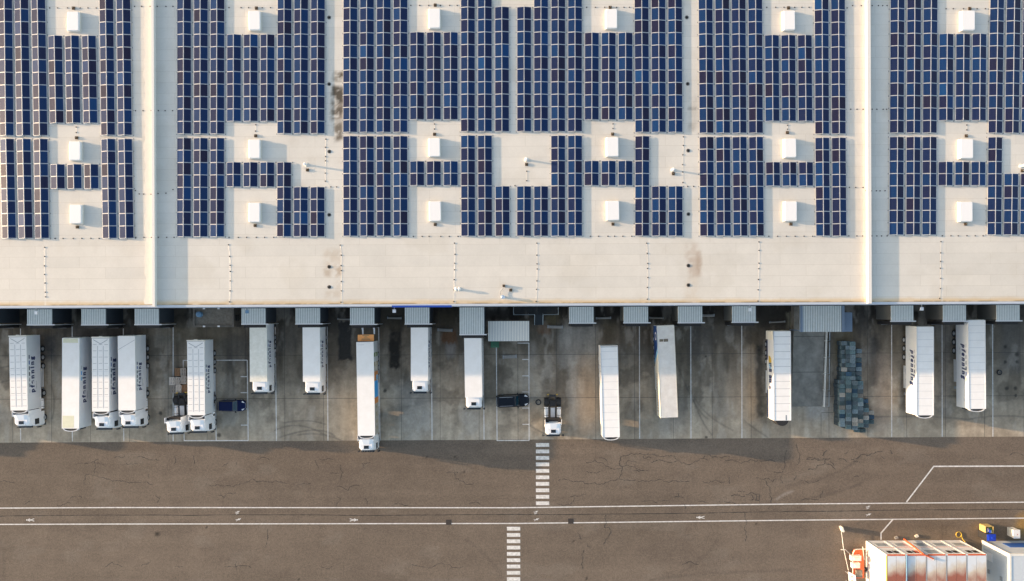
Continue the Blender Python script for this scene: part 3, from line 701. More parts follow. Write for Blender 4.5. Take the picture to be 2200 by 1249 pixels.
mb = MB(); c = w(1082.5,614.5,0); mb.box(c[0]-.17,c[0]+.17,c[1]-.16,c[1]+.16,.01,.35); mb.build('junction_box', M['rust'], t)
for lb, pts in (('black stained strip',[(707,38),(707,181),(707.5,326),(707.3,462),(707.3,573.6),(707.3,617)]),('brown stained strip',[(1475.5,37.7),(1477.5,180.6),(1478.5,324),(1479,460.5),(1479,571),(1479,613)])):
    for i, (x, y) in enumerate(pts):
        p = P(x,y,ZR); mb = MB(); mb.cyl((0,0,.006),(0,0,.07),.17,.14,16); mb.torus((0,0,.012),.22,.025,20,6)
        o = mb.build('roof_drain', M['drain']); o.location = (p.x,p.y,ZR)
        tag(o, 'round black roof drain on the %s, %s from the top' % (lb, ORD[i+1]), 'roof drain', 'black roof drains')

HOLD = MB(); HOLD.cyl((0,0,0),(0,0,.05),.088,.07,10); HOLD = HOLD.mesh('holder', [M['holder']])
def conductor(pts, lbl):
    """lightning conductor: wire along the photo points, one dark holder at each"""
    p0 = P(*pts[0], ZR); t = thing('lightning_conductor', lbl, 'conductor', p0, 0, 'lightning conductors laid across the roof')
    loc = [P(x,y,ZR)-p0 for x, y in pts]
    mb = MB(); mb.tube([tuple(v+Vector((0,0,.025))) for v in loc], .006, 5); mb.build('wire', M['wire'], t)
    for v in loc: link('holder', HOLD, t, v+Vector((0,0,.006)))
def d3(ox, oy, *pts): return [(ox+x/2.973, oy+y/2.973) for x, y in pts]
hz = lambda ox, oy, y, *xs: d3(ox, oy, *[(x, y) for x in xs])
VL = [(d3(0,400,(286,392),(286,450),(284,510),(285,565),(288,620),(290,678),(292,708)),'below the leftmost hatch column'),
      (d3(0,400,(1460,375),(1467,450),(1470,507),(1471,546),(1471,606),(1470,670),(1466,740)),'below the second hatch column'),
      (d3(0,400,(2173,378),(2180,442),(2178,508),(2180,540),(2180,610),(2180,670),(2178,742)),'beside the left stained strip'),
      (d3(730,400,(733,365),(736,436),(734,494),(733,535),(731,598),(729,663),(728,738)),'below the third hatch column'),
      (d3(730,400,(1259,365),(1259,442),(1260,497),(1261,530),(1259,606),(1257,660),(1254,737)),'above the dark loading platform'),
      (d3(730,400,(1960,365),(1964,431),(1967,495),(1966,527),(1968,585),(1965,648),(1964,723)),'left of the right stained strip'),
      (d3(1460,400,(507,357),(508,411),(507,493),(506,528),(504,597),(502,663),(501,735)),'below the fifth hatch column'),
      (d3(1460,400,(1669,355),(1668,427),(1667,482),(1666,525),(1668,590),(1666,655),(1661,718)),'below the rightmost hatch column')]
for pts, l in VL: conductor(pts, 'dotted lightning conductor running to the eaves %s' % l)
for pts, l in [(hz(0,400,335,352,403,468,523,580,633),'below the leftmost hatch column'),(hz(0,400,328,868,920,968,1012,1065,1112),'across the left firewall'),
      (hz(0,400,328,1463,1522,1575,1637,1690,1748),'below the second hatch column'),(hz(730,400,322,470,526,570,645,699,755),'below the third hatch column'),
      (hz(730,400,321,1601,1653,1713,1755,1808,1865),'below the fourth hatch column'),(hz(1460,400,321,570,626,682,738,795,850),'below the fifth hatch column'),
      (hz(1460,400,319,1081,1132,1169,1228,1260,1290,1325),'across the right firewall'),(hz(1460,400,318,1678,1733,1780,1835,1888,1938),'below the rightmost hatch column')]:
    conductor(pts, 'horizontal dotted conductor at the lower ends of the arrays %s' % l)
for pts, l in [(hz(0,0,52,318,368,432,513,562,615),'above the leftmost hatch column'),(hz(0,0,42,860,905,960,1005,1060,1105),'over the left firewall'),(hz(0,0,50,1463,1540,1588,1675,1728),'above the second hatch column'),
      (hz(730,0,36,454,511,568,642,702,750),'above the third hatch column'),(hz(730,0,48,1577,1633,1692,1768,1815,1850),'above the fourth hatch column'),(hz(1460,0,48,557,614,667,735,781,827),'above the fifth hatch column'),
      (d3(1460,0,(1070,52),(1105,37),(1160,37),(1230,37),(1270,37),(1297,37),(1325,37)),'over the right firewall'),(hz(1460,0,57,1702,1748,1813,1900,1953),'above the rightmost hatch column')]:
    conductor(pts, 'dotted conductor near the top photo edge %s' % l)
conductor(hz(0,0,708,865,914,966,1012,1055,1103),'dotted conductor over the left firewall, upper crossing'); conductor(hz(1460,0,699,1093,1133,1172,1230,1260,1300,1322),'dotted conductor over the right firewall, upper crossing')
conductor(d3(0,0,(865,1218),(890,1240),(918,1241),(965,1242),(1010,1237),(1060,1235),(1105,1212)),'curved dotted conductor over the left firewall, lower crossing')
conductor(d3(1460,0,(1085,1198),(1125,1198),(1172,1198),(1190,1218),(1225,1220),(1257,1220),(1280,1220),(1312,1219)),'stepped dotted conductor over the right firewall, lower crossing')
conductor(d3(0,0,(2081,890),(2079,941),(2080,1001),(2079,1028),(2078,1107),(2078,1158),(2113,1195),(2150,1195)),'dotted conductor in the bare roof left of the black stain')
conductor(d3(1460,0,(25,875),(24,930),(21,990),(20,1053),(21,1100),(21,1167),(52,1192),(90,1192)),'dotted conductor in the bare roof beside the brown stained strip')
conductor(d3(730,0,(1194,1095),(1194,1155),(1119,1187)),'short dotted conductor below the central vent pipe')
for c, (pts) in enumerate([[(164,273.5),(164,285)],[(549.5,268.5),(549,282)],[(933.5,267),(933.5,277.5)],[(1317,266.5),(1317,276.5)],[(1692,269.5),(1692,278)],[(2077,269),(2077,279.5)]]):
    conductor(pts, 'pair of conductor holders above the middle hatch of the %s column' % COLN[c])

# ------------------------------------------------------------------ dock houses along the loading front
def dock_house(px0, px1, pyb, lbl, z=4.4, wall='shadeclad'):
    a = P(px0,pyb,z); b = P(px1,pyb,z); y1 = .33; y0 = min(a.y,b.y)
    t = thing('dock_house', lbl, 'dock house', ((a.x+b.x)/2, y1, 0), 0, 'dock houses along the loading front')
    hw = (b.x-a.x)/2; d = y1-y0
    mb = MB(); mb.box(-hw+.04,hw-.04,-d+.25,0,0,z-.06); mb.build('wall', M[wall], t)
    mb = MB(); n = 14; wd = 2*hw/n
    for i in range(n):
        x = -hw+i*wd; mb.box(x,x+wd*.62,-d+.1,0,z-.06,z); mb.box(x+wd*.62,x+wd,-d+.1,0,z-.06,z-.035,1)
    mb.build('roof', [M['ribroof'],M['ribgroove']], t)
    mb = MB(); mb.box(-hw-.06,hw+.35,-d-.06,-d+.1,z-.14,z+.02); mb.cyl((hw+.28,-d+.02,z-.14),(hw+.28,-d+.02,.1),.05,.05,8); mb.build('gutter', M['alu'], t)
    mb = MB(); mb.box(-hw+.25,hw-.12,-d-.5,-d-.06,.9,z-.3); mb.box(-hw+.25,-hw+.5,-d-.5,-d-.06,0,.9); mb.box(hw-.37,hw-.12,-d-.5,-d-.06,0,.9); mb.build('dock_frame', M['black'], t)
    mb = MB(); mb.box(-hw+.3,hw-.2,-d-.56,-d-.5,.95,1.15); mb.build('bumper', M['greyst'], t)
DK = [(-58,-5,698.5,'dock house at the left edge, its dark east wall alone in view'),(58.4,112,698.5,'leftmost dock house whose ribbed roof is wholly in view'),(175,227.5,698.5,'dock house above the gap left of the yellow tinged trailer roof'),
      (289.5,341.6,698,'dock house between the left firewall and the concrete fan hut'),(519,571,697,'dock house just right of the concrete fan hut, truck docked below'),(635,688,696.5,'dock house left of the black rectangle stain, truck docked below'),
      (752.3,804.7,697.5,'dock house above the truck with the orange tail lift'),(870,923,696.8,'dock house under the blue sign band with a docked truck'),(987.7,1040.7,719.5,'deepest dock house, left of the cream shelter roof'),
      (1223,1276,694.8,'dock house just right of the dark loading platform'),(1340,1393,694.2,'dock house upper left of the trailer with the dark blue side'),(1456.8,1509.3,694,'dock house upper right of the trailer with the dark blue side'),
      (1573,1624.3,693,'dock house upper left of the trailer with yellow and navy logo'),(1914.3,1963,690.8,'dock house right of the right firewall, left of two trailers'),(2026,2076,690.8,'dock house hidden in part by the rightmost trailer'),(2141,2191.5,690,'rightmost dock house at the right edge')]
for a in DK: dock_house(*a, wall='shadeclad' if a[0] < 1200 else 'wallgrey')  # left walls take the shade-dark colour, right ones a bounce-lit tone

for i, (x, w) in enumerate(((531,'above the concrete fan hut'),(847,'below the left end of the blue sign band'),(78,'over the leftmost ribbed dock roof'),(1611,'over the dock house near the ramp canopy'),(1980,'right of the right firewall'))):
    p = P(x,661,12.2); t = thing('wall_lamp', 'small grey wall lamp under the eaves %s' % w, 'wall lamp', (p.x,.36,12.2), 0, 'wall lamps under the eaves')
    mb = MB(); mb.box(-.05,.05,-.3,.04,0,.06); mb.build('bracket', M['greyst'], t)
    mb = MB(); mb.box(-.22,.22,-.75,-.3,-.06,.1); mb.build('lamp_head', M['alu'] if x != 531 else M['fanblue'], t)

# concrete fan hut
z = 2.6; a = P(414.6,703.5,z); b = P(502,661,z); cx, cy = (a.x+b.x)/2, (a.y+b.y)/2; hw, hd = (b.x-a.x)/2, (b.y-a.y)/2
t = thing('concrete_hut', 'concrete hut with dirty sunken roof, blue fan and four white lamps', 'hut', (cx,cy,0))
mb = MB(); mb.box(-hw,hw,-hd,hd,0,z-.25); mb.build('wall', M['hutc'], t)
mb = MB(); e = .28; mb.box(-hw,hw,hd-e,hd,z-.25,z); mb.box(-hw,hw,-hd,-hd+e,z-.25,z); mb.box(-hw,-hw+e,-hd+e,hd-e,z-.25,z); mb.box(hw-e,hw,-hd+e,hd-e,z-.25,z); mb.build('parapet', M['hutc'], t)
mb = MB(); n = 22; vs = [(-hw+e+(2*hw-2*e)*i/n, -hd+e+(2*hd-2*e)*j/9, z-.2+.07*random.random()) for j in range(10) for i in range(n+1)]
mb._add(vs, [(j*(n+1)+i,j*(n+1)+i+1,(j+1)*(n+1)+i+1,(j+1)*(n+1)+i) for j in range(9) for i in range(n)]); mb.build('roof', M['sediment'], t, smooth=True)
mb = MB(); mb.box(hw,hw+.04,-.55,.35,.7,2.0); mb.build('window', M['glass'], t)
mb = MB(); mb.cyl((-hw+1,hd*.32,z-.2),(-hw+1,hd*.32,z+.35),.45,.42,18); mb.cyl((-hw+1,hd*.32,z+.35),(-hw+1,hd*.32,z+.42),.42,.2,18); mb.build('fan', M['fanblue'], t)
for sx, sy in ((-.42,1),(.3,1),(-.42,-1),(.3,-1)):
    mb = MB(); x, y = sx*hw-.1, sy*(hd-.13); mb.box(x-.16,x+.16,y-.12,y+.12,z+.004,z+.08); mb.build('roof_lamp', M['plasticw'], t)

# cream shelter
z = 2.7; a = P(1049,733.5,z); b = P(1137,690,z)
t = thing('smoking_shelter', 'freestanding shelter with cream ribbed roof in front of the loading platform', 'shelter', ((a.x+b.x)/2,(a.y+b.y)/2,0))
hw, hd = (b.x-a.x)/2, (b.y-a.y)/2; mb = MB(); n = 26; wd = 2*hw/n
for i in range(n): x = -hw+i*wd; mb.box(x,x+wd*.6,-hd,hd,z-.1,z); mb.box(x+wd*.6,x+wd,-hd,hd,z-.1,z-.03,1)
mb.build('roof', [M['creamrib'],M['greyp2']], t)
for sx in (-1,0,1):
    for sy in (-1,1): mb = MB(); x = sx*(hw-.15); y = sy*(hd-.2); mb.box(x-.05,x+.05,y-.05,y+.05,0,z-.1); mb.build('post', M['greyst'], t)
mb = MB(); mb.box(-hw+.1,hw-.1,hd-.12,hd-.08,.2,z-.1); mb.build('rear_panel', M['greyst'], t)
p = P(1063,740,1.2); t = thing('waste_bin', 'green wheeled bin under the edge of the cream shelter roof', 'bin', (p.x,p.y,0))
mb = MB(); mb.loft([[(-.5,-.32,.15),(.5,-.32,.15),(.5,.32,.15),(-.5,.32,.15)],[(-.62,-.5,1.05),(.62,-.5,1.05),(.62,.5,1.05),(-.62,.5,1.05)]]); mb.build('body', M['green'], t)
mb = MB(); mb.loft([[(-.65,-.52,1.06),(.65,-.52,1.06),(.65,.52,1.06),(-.65,.52,1.06)],[(-.6,-.3,1.2),(.6,-.3,1.2),(.6,.45,1.2),(-.6,.45,1.2)]]); mb.build('lid', M['green'], t)
for sx in (-1,1):
    for sy in (-1,1): mb = MB(); mb.cyl((sx*.45-.03,sy*.28,.09),(sx*.45+.03,sy*.28,.09),.09,.09,10); mb.build('wheel', M['black'], t)

# loading platform with stair
z = 1.15; a = P(1103.5,676.5,z); b = P(1199,655,z)
t = thing('loading_platform', 'dark grated steel platform with railing and short stair at the wall', 'platform', (a.x,a.y,0))
w, d = b.x-a.x, .33-a.y
mb = MB(); 
for i in range(14): mb.box(.03,w-.03,d*i/14+.02,d*(i+1)/14-.02,z-.06,z)
mb.build('deck', M['grate'], t)
for x in (.1,w*.33,w*.66,w-.1): mb = MB(); mb.box(x-.05,x+.05,.08,.18,0,z-.06); mb.build('leg', M['greyst'], t)
s0 = P(1148.5,676.5,z).x-a.x; s1 = P(1166.5,676.5,z).x-a.x; sl = a.y-P(1150,698,0).y
mb = MB(); rz = z+1.0
for h in (.5,1.0):
    mb.tube([(0,d,z+h),(0,0,z+h),(s0,0,z+h)],.03,6); mb.tube([(s1,0,z+h),(w,0,z+h),(w,d,z+h)],.03,6)
for x in (0,s0*.5,s0,s1,(s1+w)/2,w): mb.cyl((x,0,z),(x,0,rz),.025,.025,6)
for x in (0,w): mb.cyl((x,d*.6,z),(x,d*.6,rz),.025,.025,6)
mb.build('railing', M['railing'], t)
mb = MB()
for i in range(6): y = -sl*(i+.5)/6; zz = z*(1-(i+1)/7); mb.box(s0+.05,s1-.05,y-.16,y+.13,zz-.04,zz)
mb.build('stair', M['grate'], t)
mb = MB()
for x in (s0,s1): mb.tube([(x,0,z+.95),(x,-sl,.95),(x,-sl,.0)],.035,6); mb.tube([(x,0,z-.05),(x,-sl,.02)],.05,6)
mb.build('handrail', M['railing'], t)

# ramp with canopy
z = 4.4; a = P(1719,713.5,z); b = P(1814,655,z)
t = thing('ramp_canopy', 'canopy with broad dark and light ribs over the ramp head', 'canopy', (a.x,a.y,0))
w, d = b.x-a.x, .33-a.y; mb = MB(); n = 23; e = .38; wd = (w-2*e)/n
for i in range(n): x = e+i*wd; mb.box(x,x+wd*.4,0,d,z-.06,z+.02); mb.box(x+wd*.4,x+wd,.02,d,z-.06,z-.04,1)
mb.build('roof', [M['ribroof'],M['ribgroove']], t)
mb = MB(); mb.box(0,e,0,d,z-.25,z+.06); mb.box(w-e,w,0,d,z-.25,z+.06); mb.build('edge_trim', M['bluegrey'], t)
for x in (.2,w-.2):
    for y in (.2,): mb = MB(); mb.box(x-.08,x+.08,y-.08,y+.08,0,z-.25); mb.build('post', M['bluegrey'], t)
a2 = P(1812,713,3.6); b2 = P(1831,671.5,3.6); mb = MB(); mb.box(a2.x+.15,b2.x,a2.y,b2.y,0,3.6)
o = mb.build('meter_cabinet', M['bluegrey']); tag(o, 'blue grey metal cabinet standing against the right side of the ramp canopy', 'cabinet')
a = P(1699,873,0); b = P(1764,655,0)
t = thing('loading_ramp', 'concrete ramp rising to the canopy with steel guard rails on its right', 'ramp', (a.x,a.y,0))
w = P(1766,873,0).x-a.x; L = .3-a.y; zt = 1.15
mb = MB(); mb.M = None
mb._add([(0.1,0,.012),(w,0,.012),(w,L,.012),(0.1,L,.012),(0.1,0,.013),(w,0,.013),(w,L-2.5,zt),(0.1,L-2.5,zt),(w,L,zt),(0.1,L,zt)],
        [(4,5,6,7),(7,6,8,9),(0,1,5,4),(1,2,8,6,5),(3,0,4,7,9)])
mb.build('slab', M['rampc'], t)
mb = MB(); zr_ = lambda y: .013+(zt-.013)*min(1,y/(L-2.5))
for py_ in (723,800): y = P(1700,py_,.5).y-a.y; mb._add([(.12,y-.03,zr_(y-.03)+.006),(w,y-.03,zr_(y-.03)+.006),(w,y+.03,zr_(y+.03)+.006),(.12,y+.03,zr_(y+.03)+.006)],[(0,1,2,3)])
mb.box(.12,w-.02,-.03,-.002,.004,.012); mb.build('joint', M['joint'], t)
mb = MB()
for i in range(5): y0 = L*i/5*.82; zz = zt*min(1,y0/(L-2.5)); y1 = y0+L*.164; z2 = zt*min(1,y1/(L-2.5)); mb.tube([(w+.05,y0,zz+.75),(w+.05,y1,z2+.75)],.05,6); mb.tube([(w+.05,y0,zz+.4),(w+.05,y1,z2+.4)],.04,6); mb.cyl((w+.05,y0,0),(w+.05,y0,zz+.75),.05,.05,6)
mb.build('guard_rail', M['creamrib'], t)
mb = MB()
for i in range(5): y0 = L*i/5*.82; zz = zt*min(1,y0/(L-2.5)); y1 = y0+L*.15; z2 = zt*min(1,y1/(L-2.5)); mb.tube([(w+.85,y0,.5+zz*.4),(w+.85,y1,.5+z2*.4)],.04,6); mb.cyl((w+.85,y0,0),(w+.85,y0,.5+zz*.4),.035,.035,6)
mb.build('outer_rail', M['railing'], t)

# concrete stop bars
for (x0,x1,y0,y1,l) in ((941,971,706,713,'right of the black oil stain, above a rust stain'),(1081,1109,762.5,770.7,'in the small car bay below the cream shelter'),(1177,1208,699,706,'right of the short platform stair'),(833,862,681,686,'beneath the blue sign band'),(726,752,684,688,'at the top of the black rectangle stain'),(1396,1425,681,685.5,'between two dock houses right of the platform'),(1510,1534,675,681,'right of the dock house over the dark blue trailer'),(1654,1686,690,694,'left of the ramp canopy'),(1281,1312,681,686,'in the dark gap right of the platform dock house')):
    a = P(x0,y1,.2); b = P(x1,y0,.2); t = thing('wheel_stop', 'low grey wheel stop lying %s' % l, 'wheel stop', ((a.x+b.x)/2,(a.y+b.y)/2,0), R(random.uniform(-3,3)), 'wheel stops on the yard concrete')
    hw, hd = (b.x-a.x)/2, abs(b.y-a.y)/2
    mb = MB(); mb.loft([[(-hw,-hd,.012),(hw,-hd,.012),(hw,hd,.012),(-hw,hd,.012)],[(-hw+.05,-hd+.08,.24),(hw-.05,-hd+.08,.24),(hw-.05,hd-.08,.24),(-hw+.05,hd-.08,.24)]]); mb.build('block', M['conc'], t)
    for s in (-1,1): mb = MB(); mb.box(s*hw-.06,s*hw+.06,-hd,hd,.012,.28); mb.build('end_plate', M['greyst'], t)

# loose tyres
for x, y, r, l in ((1156.5,864.5,.36,'thin black tyre lying right of the black car'),(2147.3,800.5,.33,'black tyre lying right of the rightmost trailer')):
    p = P(x,y,.1); t = thing('loose_tyre', l, 'tyre', (p.x,p.y,0)); mb = MB(); mb.torus((0,0,.1),r,.085,28,10); mb.build('rubber', M['black'], t, smooth=True)
    mb = MB(); mb.torus((0,0,.1),r-.09,.02,28,6); mb.build('bead', M['greyst'], t)
# ------------------------------------------------------------------ trucks
def wheel_mesh(r=.5, w=.32):
    mb = MB()
    mb.cyl((-w/2,0,r),(w/2,0,r),r,r,22); 
    for s in (-1,1):
        mb.cyl((s*w/2,0,r),(s*(w/2+.015),0,r),r*.58,r*.55,18,1); mb.cyl((s*(w/2+.015),0,r),(s*(w/2+.06),0,r),r*.2,r*.17,12,1)
    return mb.mesh('wheel', [M['black'], M['greyst']])
WHEEL = wheel_mesh(); DUAL = wheel_mesh(.5,.62)
def text_mesh(s, size, bold, shear, m, spacing=1.0):
    cu = bpy.data.curves.new('txt','FONT'); cu.body = s; cu.size = size; cu.offset = bold; cu.shear = shear; cu.space_character = spacing
    cu.extrude = .006; cu.align_x = 'LEFT'
    ob = bpy.data.objects.new('txt', cu); C.objects.link(ob)
    dg = bpy.context.evaluated_depsgraph_get(); dg.update()
    me = bpy.data.meshes.new_from_object(ob.evaluated_get(dg)); bpy.data.objects.remove(ob); bpy.data.curves.remove(cu)
    me.materials.clear(); me.materials.append(m); return me
def side_place(o, side, x, y, z):
    """put flat artwork (x right, y up) on the east (+1) or west (-1) side of a trailer"""
    o.matrix_local = Matrix.Translation((x,y,z)) @ (Matrix(((0,0,1,0),(1,0,0,0),(0,1,0,0),(0,0,0,1))) if side > 0 else Matrix(((0,0,-1,0),(-1,0,0,0),(0,1,0,0),(0,0,0,1))))
def lettering(parent, side, ystart, length, ztop, shear=0, hgt=.55, cols=None, small=True, smallpos=0):
    """the haulier's wordmark with its row of dashes above"""
    me = text_mesh('pfenning', 1.0, .055 if side > 0 else .06, shear, M['navy'], 1.5)
    xs = [v.co.x for v in me.vertices]; w = max(xs)-min(xs)
    sx = length/w; sy = hgt/.52
    for v in me.vertices: v.co.x = (v.co.x-min(xs))*sx; v.co.y *= sy
    o = link('lettering', me, parent)
    sg = 1 if side > 0 else -1
    side_place(o, side, sg*1.283, ystart, ztop-1.45)
    cols = cols or ['greyp2','greyp','greyp','teal','teal','blue','navy']
    dl = length*1.1/len(cols)
    mb = {}
    for i, c in enumerate(cols):
        mb.setdefault(c, MB()); x0 = dl*(i+.12); x1 = dl*(i+.78)
        mb[c].box(x0,x1,0,.2,0,.006)
    for c, b in mb.items():
        o = b.build('dash_print', M[c], parent); side_place(o, side, sg*1.279, ystart+(-.1 if side>0 else .1), ztop-.62)
    if small:
        me = text_mesh('logistics', .26, .004, 0, M['greyp'], 1.3); o = link('small_lettering', me, parent)
        side_place(o, side, sg*1.281, ystart+(.5+smallpos)*sg, ztop-1.98)

def trailer_parts(t, L, style, zt=4.0, axles=3, fridge=True, wx=1.275):
    W = wx; zb = 1.12
    mb = MB(); mb.box(-W,W,-L,0,zb,zt-.04); box = mb.build('cargo_box', M['white'] if style != 'ribbed' else M['cream'], t)
    mb = MB(); e = .05
    if style == 'ribbed':
        n = 24; wd = (2*W-.16)/n
        mb.box(-W+.08,W-.08,-L+.02,-.02,zt-.04,zt-.012)
        for i in range(n): x = -W+.08+i*wd; mb.box(x+wd*.3,x+wd*.72,-L+.02,-.02,zt-.012,zt+.006)
        rf = mb.build('roof', M['roofdirty'], t)
    else:
        mb.box(-W,W,-L,0,zt-.04,zt); rf = mb.build('roof', M['roofgry'] if style == 'grey' else M['roofwht'], t)
    if style == 'panels':
        mb = MB()
        for x in (-W/3,W/3): mb.box(x-.025,x+.025,-L+.5,-1.25,zt+.003,zt+.012)
        n = 11; 
        for k in range(n):
            y = -1.05-(L-1.7)*k/(n-1)
            for c in (-1,0,1):
                mb.box(c*W*2/3-.27,c*W*2/3+.27,y-.025,y+.025,zt+.003,zt+.014)
            if k in (4,8): mb.box(-W-.03,W+.03,y-.3,y-.26,zt+.003,zt+.02,1)
        for s in (-1,1): mb.loft([[(s*1.05,-.3,zt+.004),(s*1.05,-.38,zt+.004),(s*1.05,-.38,zt+.02),(s*1.05,-.3,zt+.02)],[(0,-.92,zt+.004),(0,-1.0,zt+.004),(0,-1.0,zt+.02),(0,-.92,zt+.02)]])
        mb.box(-W,W,-.16,-.1,zt+.003,zt+.01)
        mb.build('roof_bow', [M['seam'],M['white']], rf)
        mb = MB(); mb.box(-W-.06,W+.03,-.06,.1,zt-.2,zt+.05); mb.box(-.22,.22,.1,.2,zt-.15,zt+.04); mb.build('rear_header', M['cream'], t)
    if style == 'seams':
        mb = MB(); n = 12
        for k in range(1,n): y = -L*k/n+.3; mb.box(-W+.1,W-.1,y-.022,y+.022,zt+.002,zt+.008)
        mb.build('roof_seam', M['seamsoft'] if not t.get('strong') else M['seam'], rf)
        mb = MB(); mb.box(W-.1,W+.01,-L,0,zt+.003,zt+.035); mb.box(-W-.01,-W+.1,-L,0,zt+.003,zt+.035); mb.build('roof_rail', M['white'], rf)
    if style == 'diagonal':
        mb = MB(); ribbon(mb, [(-W+.08,-2.0,zt+.004),(W-.05,-.6,zt+.004)], .05); mb.build('roof_crease', M['seam'], rf)
    if style == 'yellowed':
        mb = MB(); mb.box(-W+.15,W-.2,-.7,-.05,zt+.002,zt+.005); mb.box(-W+.1,W-.75,-L+.1,-L+1.9,zt+.002,zt+.005); mb.build('yellowed_patch', M['yellowed'], rf)
    # front wall with cooling unit hidden behind a bent white fairing
    if fridge:
        mb = MB(); mb.box(-.95,.95,-L-.28,-L,1.9,zt-.12); mb.build('cooling_unit', M['dark'], t)
        mb = MB(); pts = [(1.12*math.sin(a), -L-.46*math.cos(a)**.8 if abs(a)<1.5 else -L) for a in [(-1.5+3.0*i/12) for i in range(13)]]
        for (x0,y0),(x1,y1) in zip(pts[:-1],pts[1:]):
            mb._add([(x0,y0,zt-.55),(x1,y1,zt-.55),(x1*.92,min(-L,y1+.1),zt-.55),(x0*.92,min(-L,y0+.1),zt-.55),(x0,y0,zt-.05),(x1,y1,zt-.05),(x1*.92,min(-L,y1+.1),zt-.05),(x0*.92,min(-L,y0+.1),zt-.05)],
                    [(0,3,2,1),(4,5,6,7),(0,1,5,4),(1,2,6,5),(2,3,7,6),(3,0,4,7)])
        mb.build('front_fairing', M['white'], t)
    mb = MB(); mb.box(-W,W,0,.05,zb,zt-.25); 
    for x in (-.85,-.4,.4,.85): mb.cyl((x,.07,zb+.1),(x,.07,zt-.4),.025,.025,6)
    mb.build('rear_door', M['roofgry'], t)
    mb = MB()
    for s in (-.5,.5): mb.box(s-.08,s+.08,-L+.3,-.1,.8,zb-.01)
    for k in range(int(L//1.5)): y = -.6-k*1.5; mb.box(-W+.03,W-.03,y-.05,y+.05,zb-.12,zb-.01)
    mb.build('chassis', M['dark'], t)
    for k in range(axles):
        y = -2.1-k*1.32
        for s in (-1,1): link('wheel', WHEEL, t, (s*1.06, y, 0))
    mb = MB()
    for s in (-1,1): mb.box(s*1.2-.03,s*1.2+.03,-L*.72,-L*.46,.45,.6); mb.box(s*1.2-.03,s*1.2+.03,-L*.72,-L*.46,.75,.9)
    mb.build('side_guard', M['alu'], t)
    mb = MB()
    for s in (-1,1): mb.box(s*.75-.07,s*.75+.07,-L+2.6,-L+2.8,.02,zb-.1); mb.box(s*.75-.18,s*.75+.18,-L+2.5,-L+2.9,.0,.05)
    mb.build('landing_leg', M['greyst'], t)
    return box

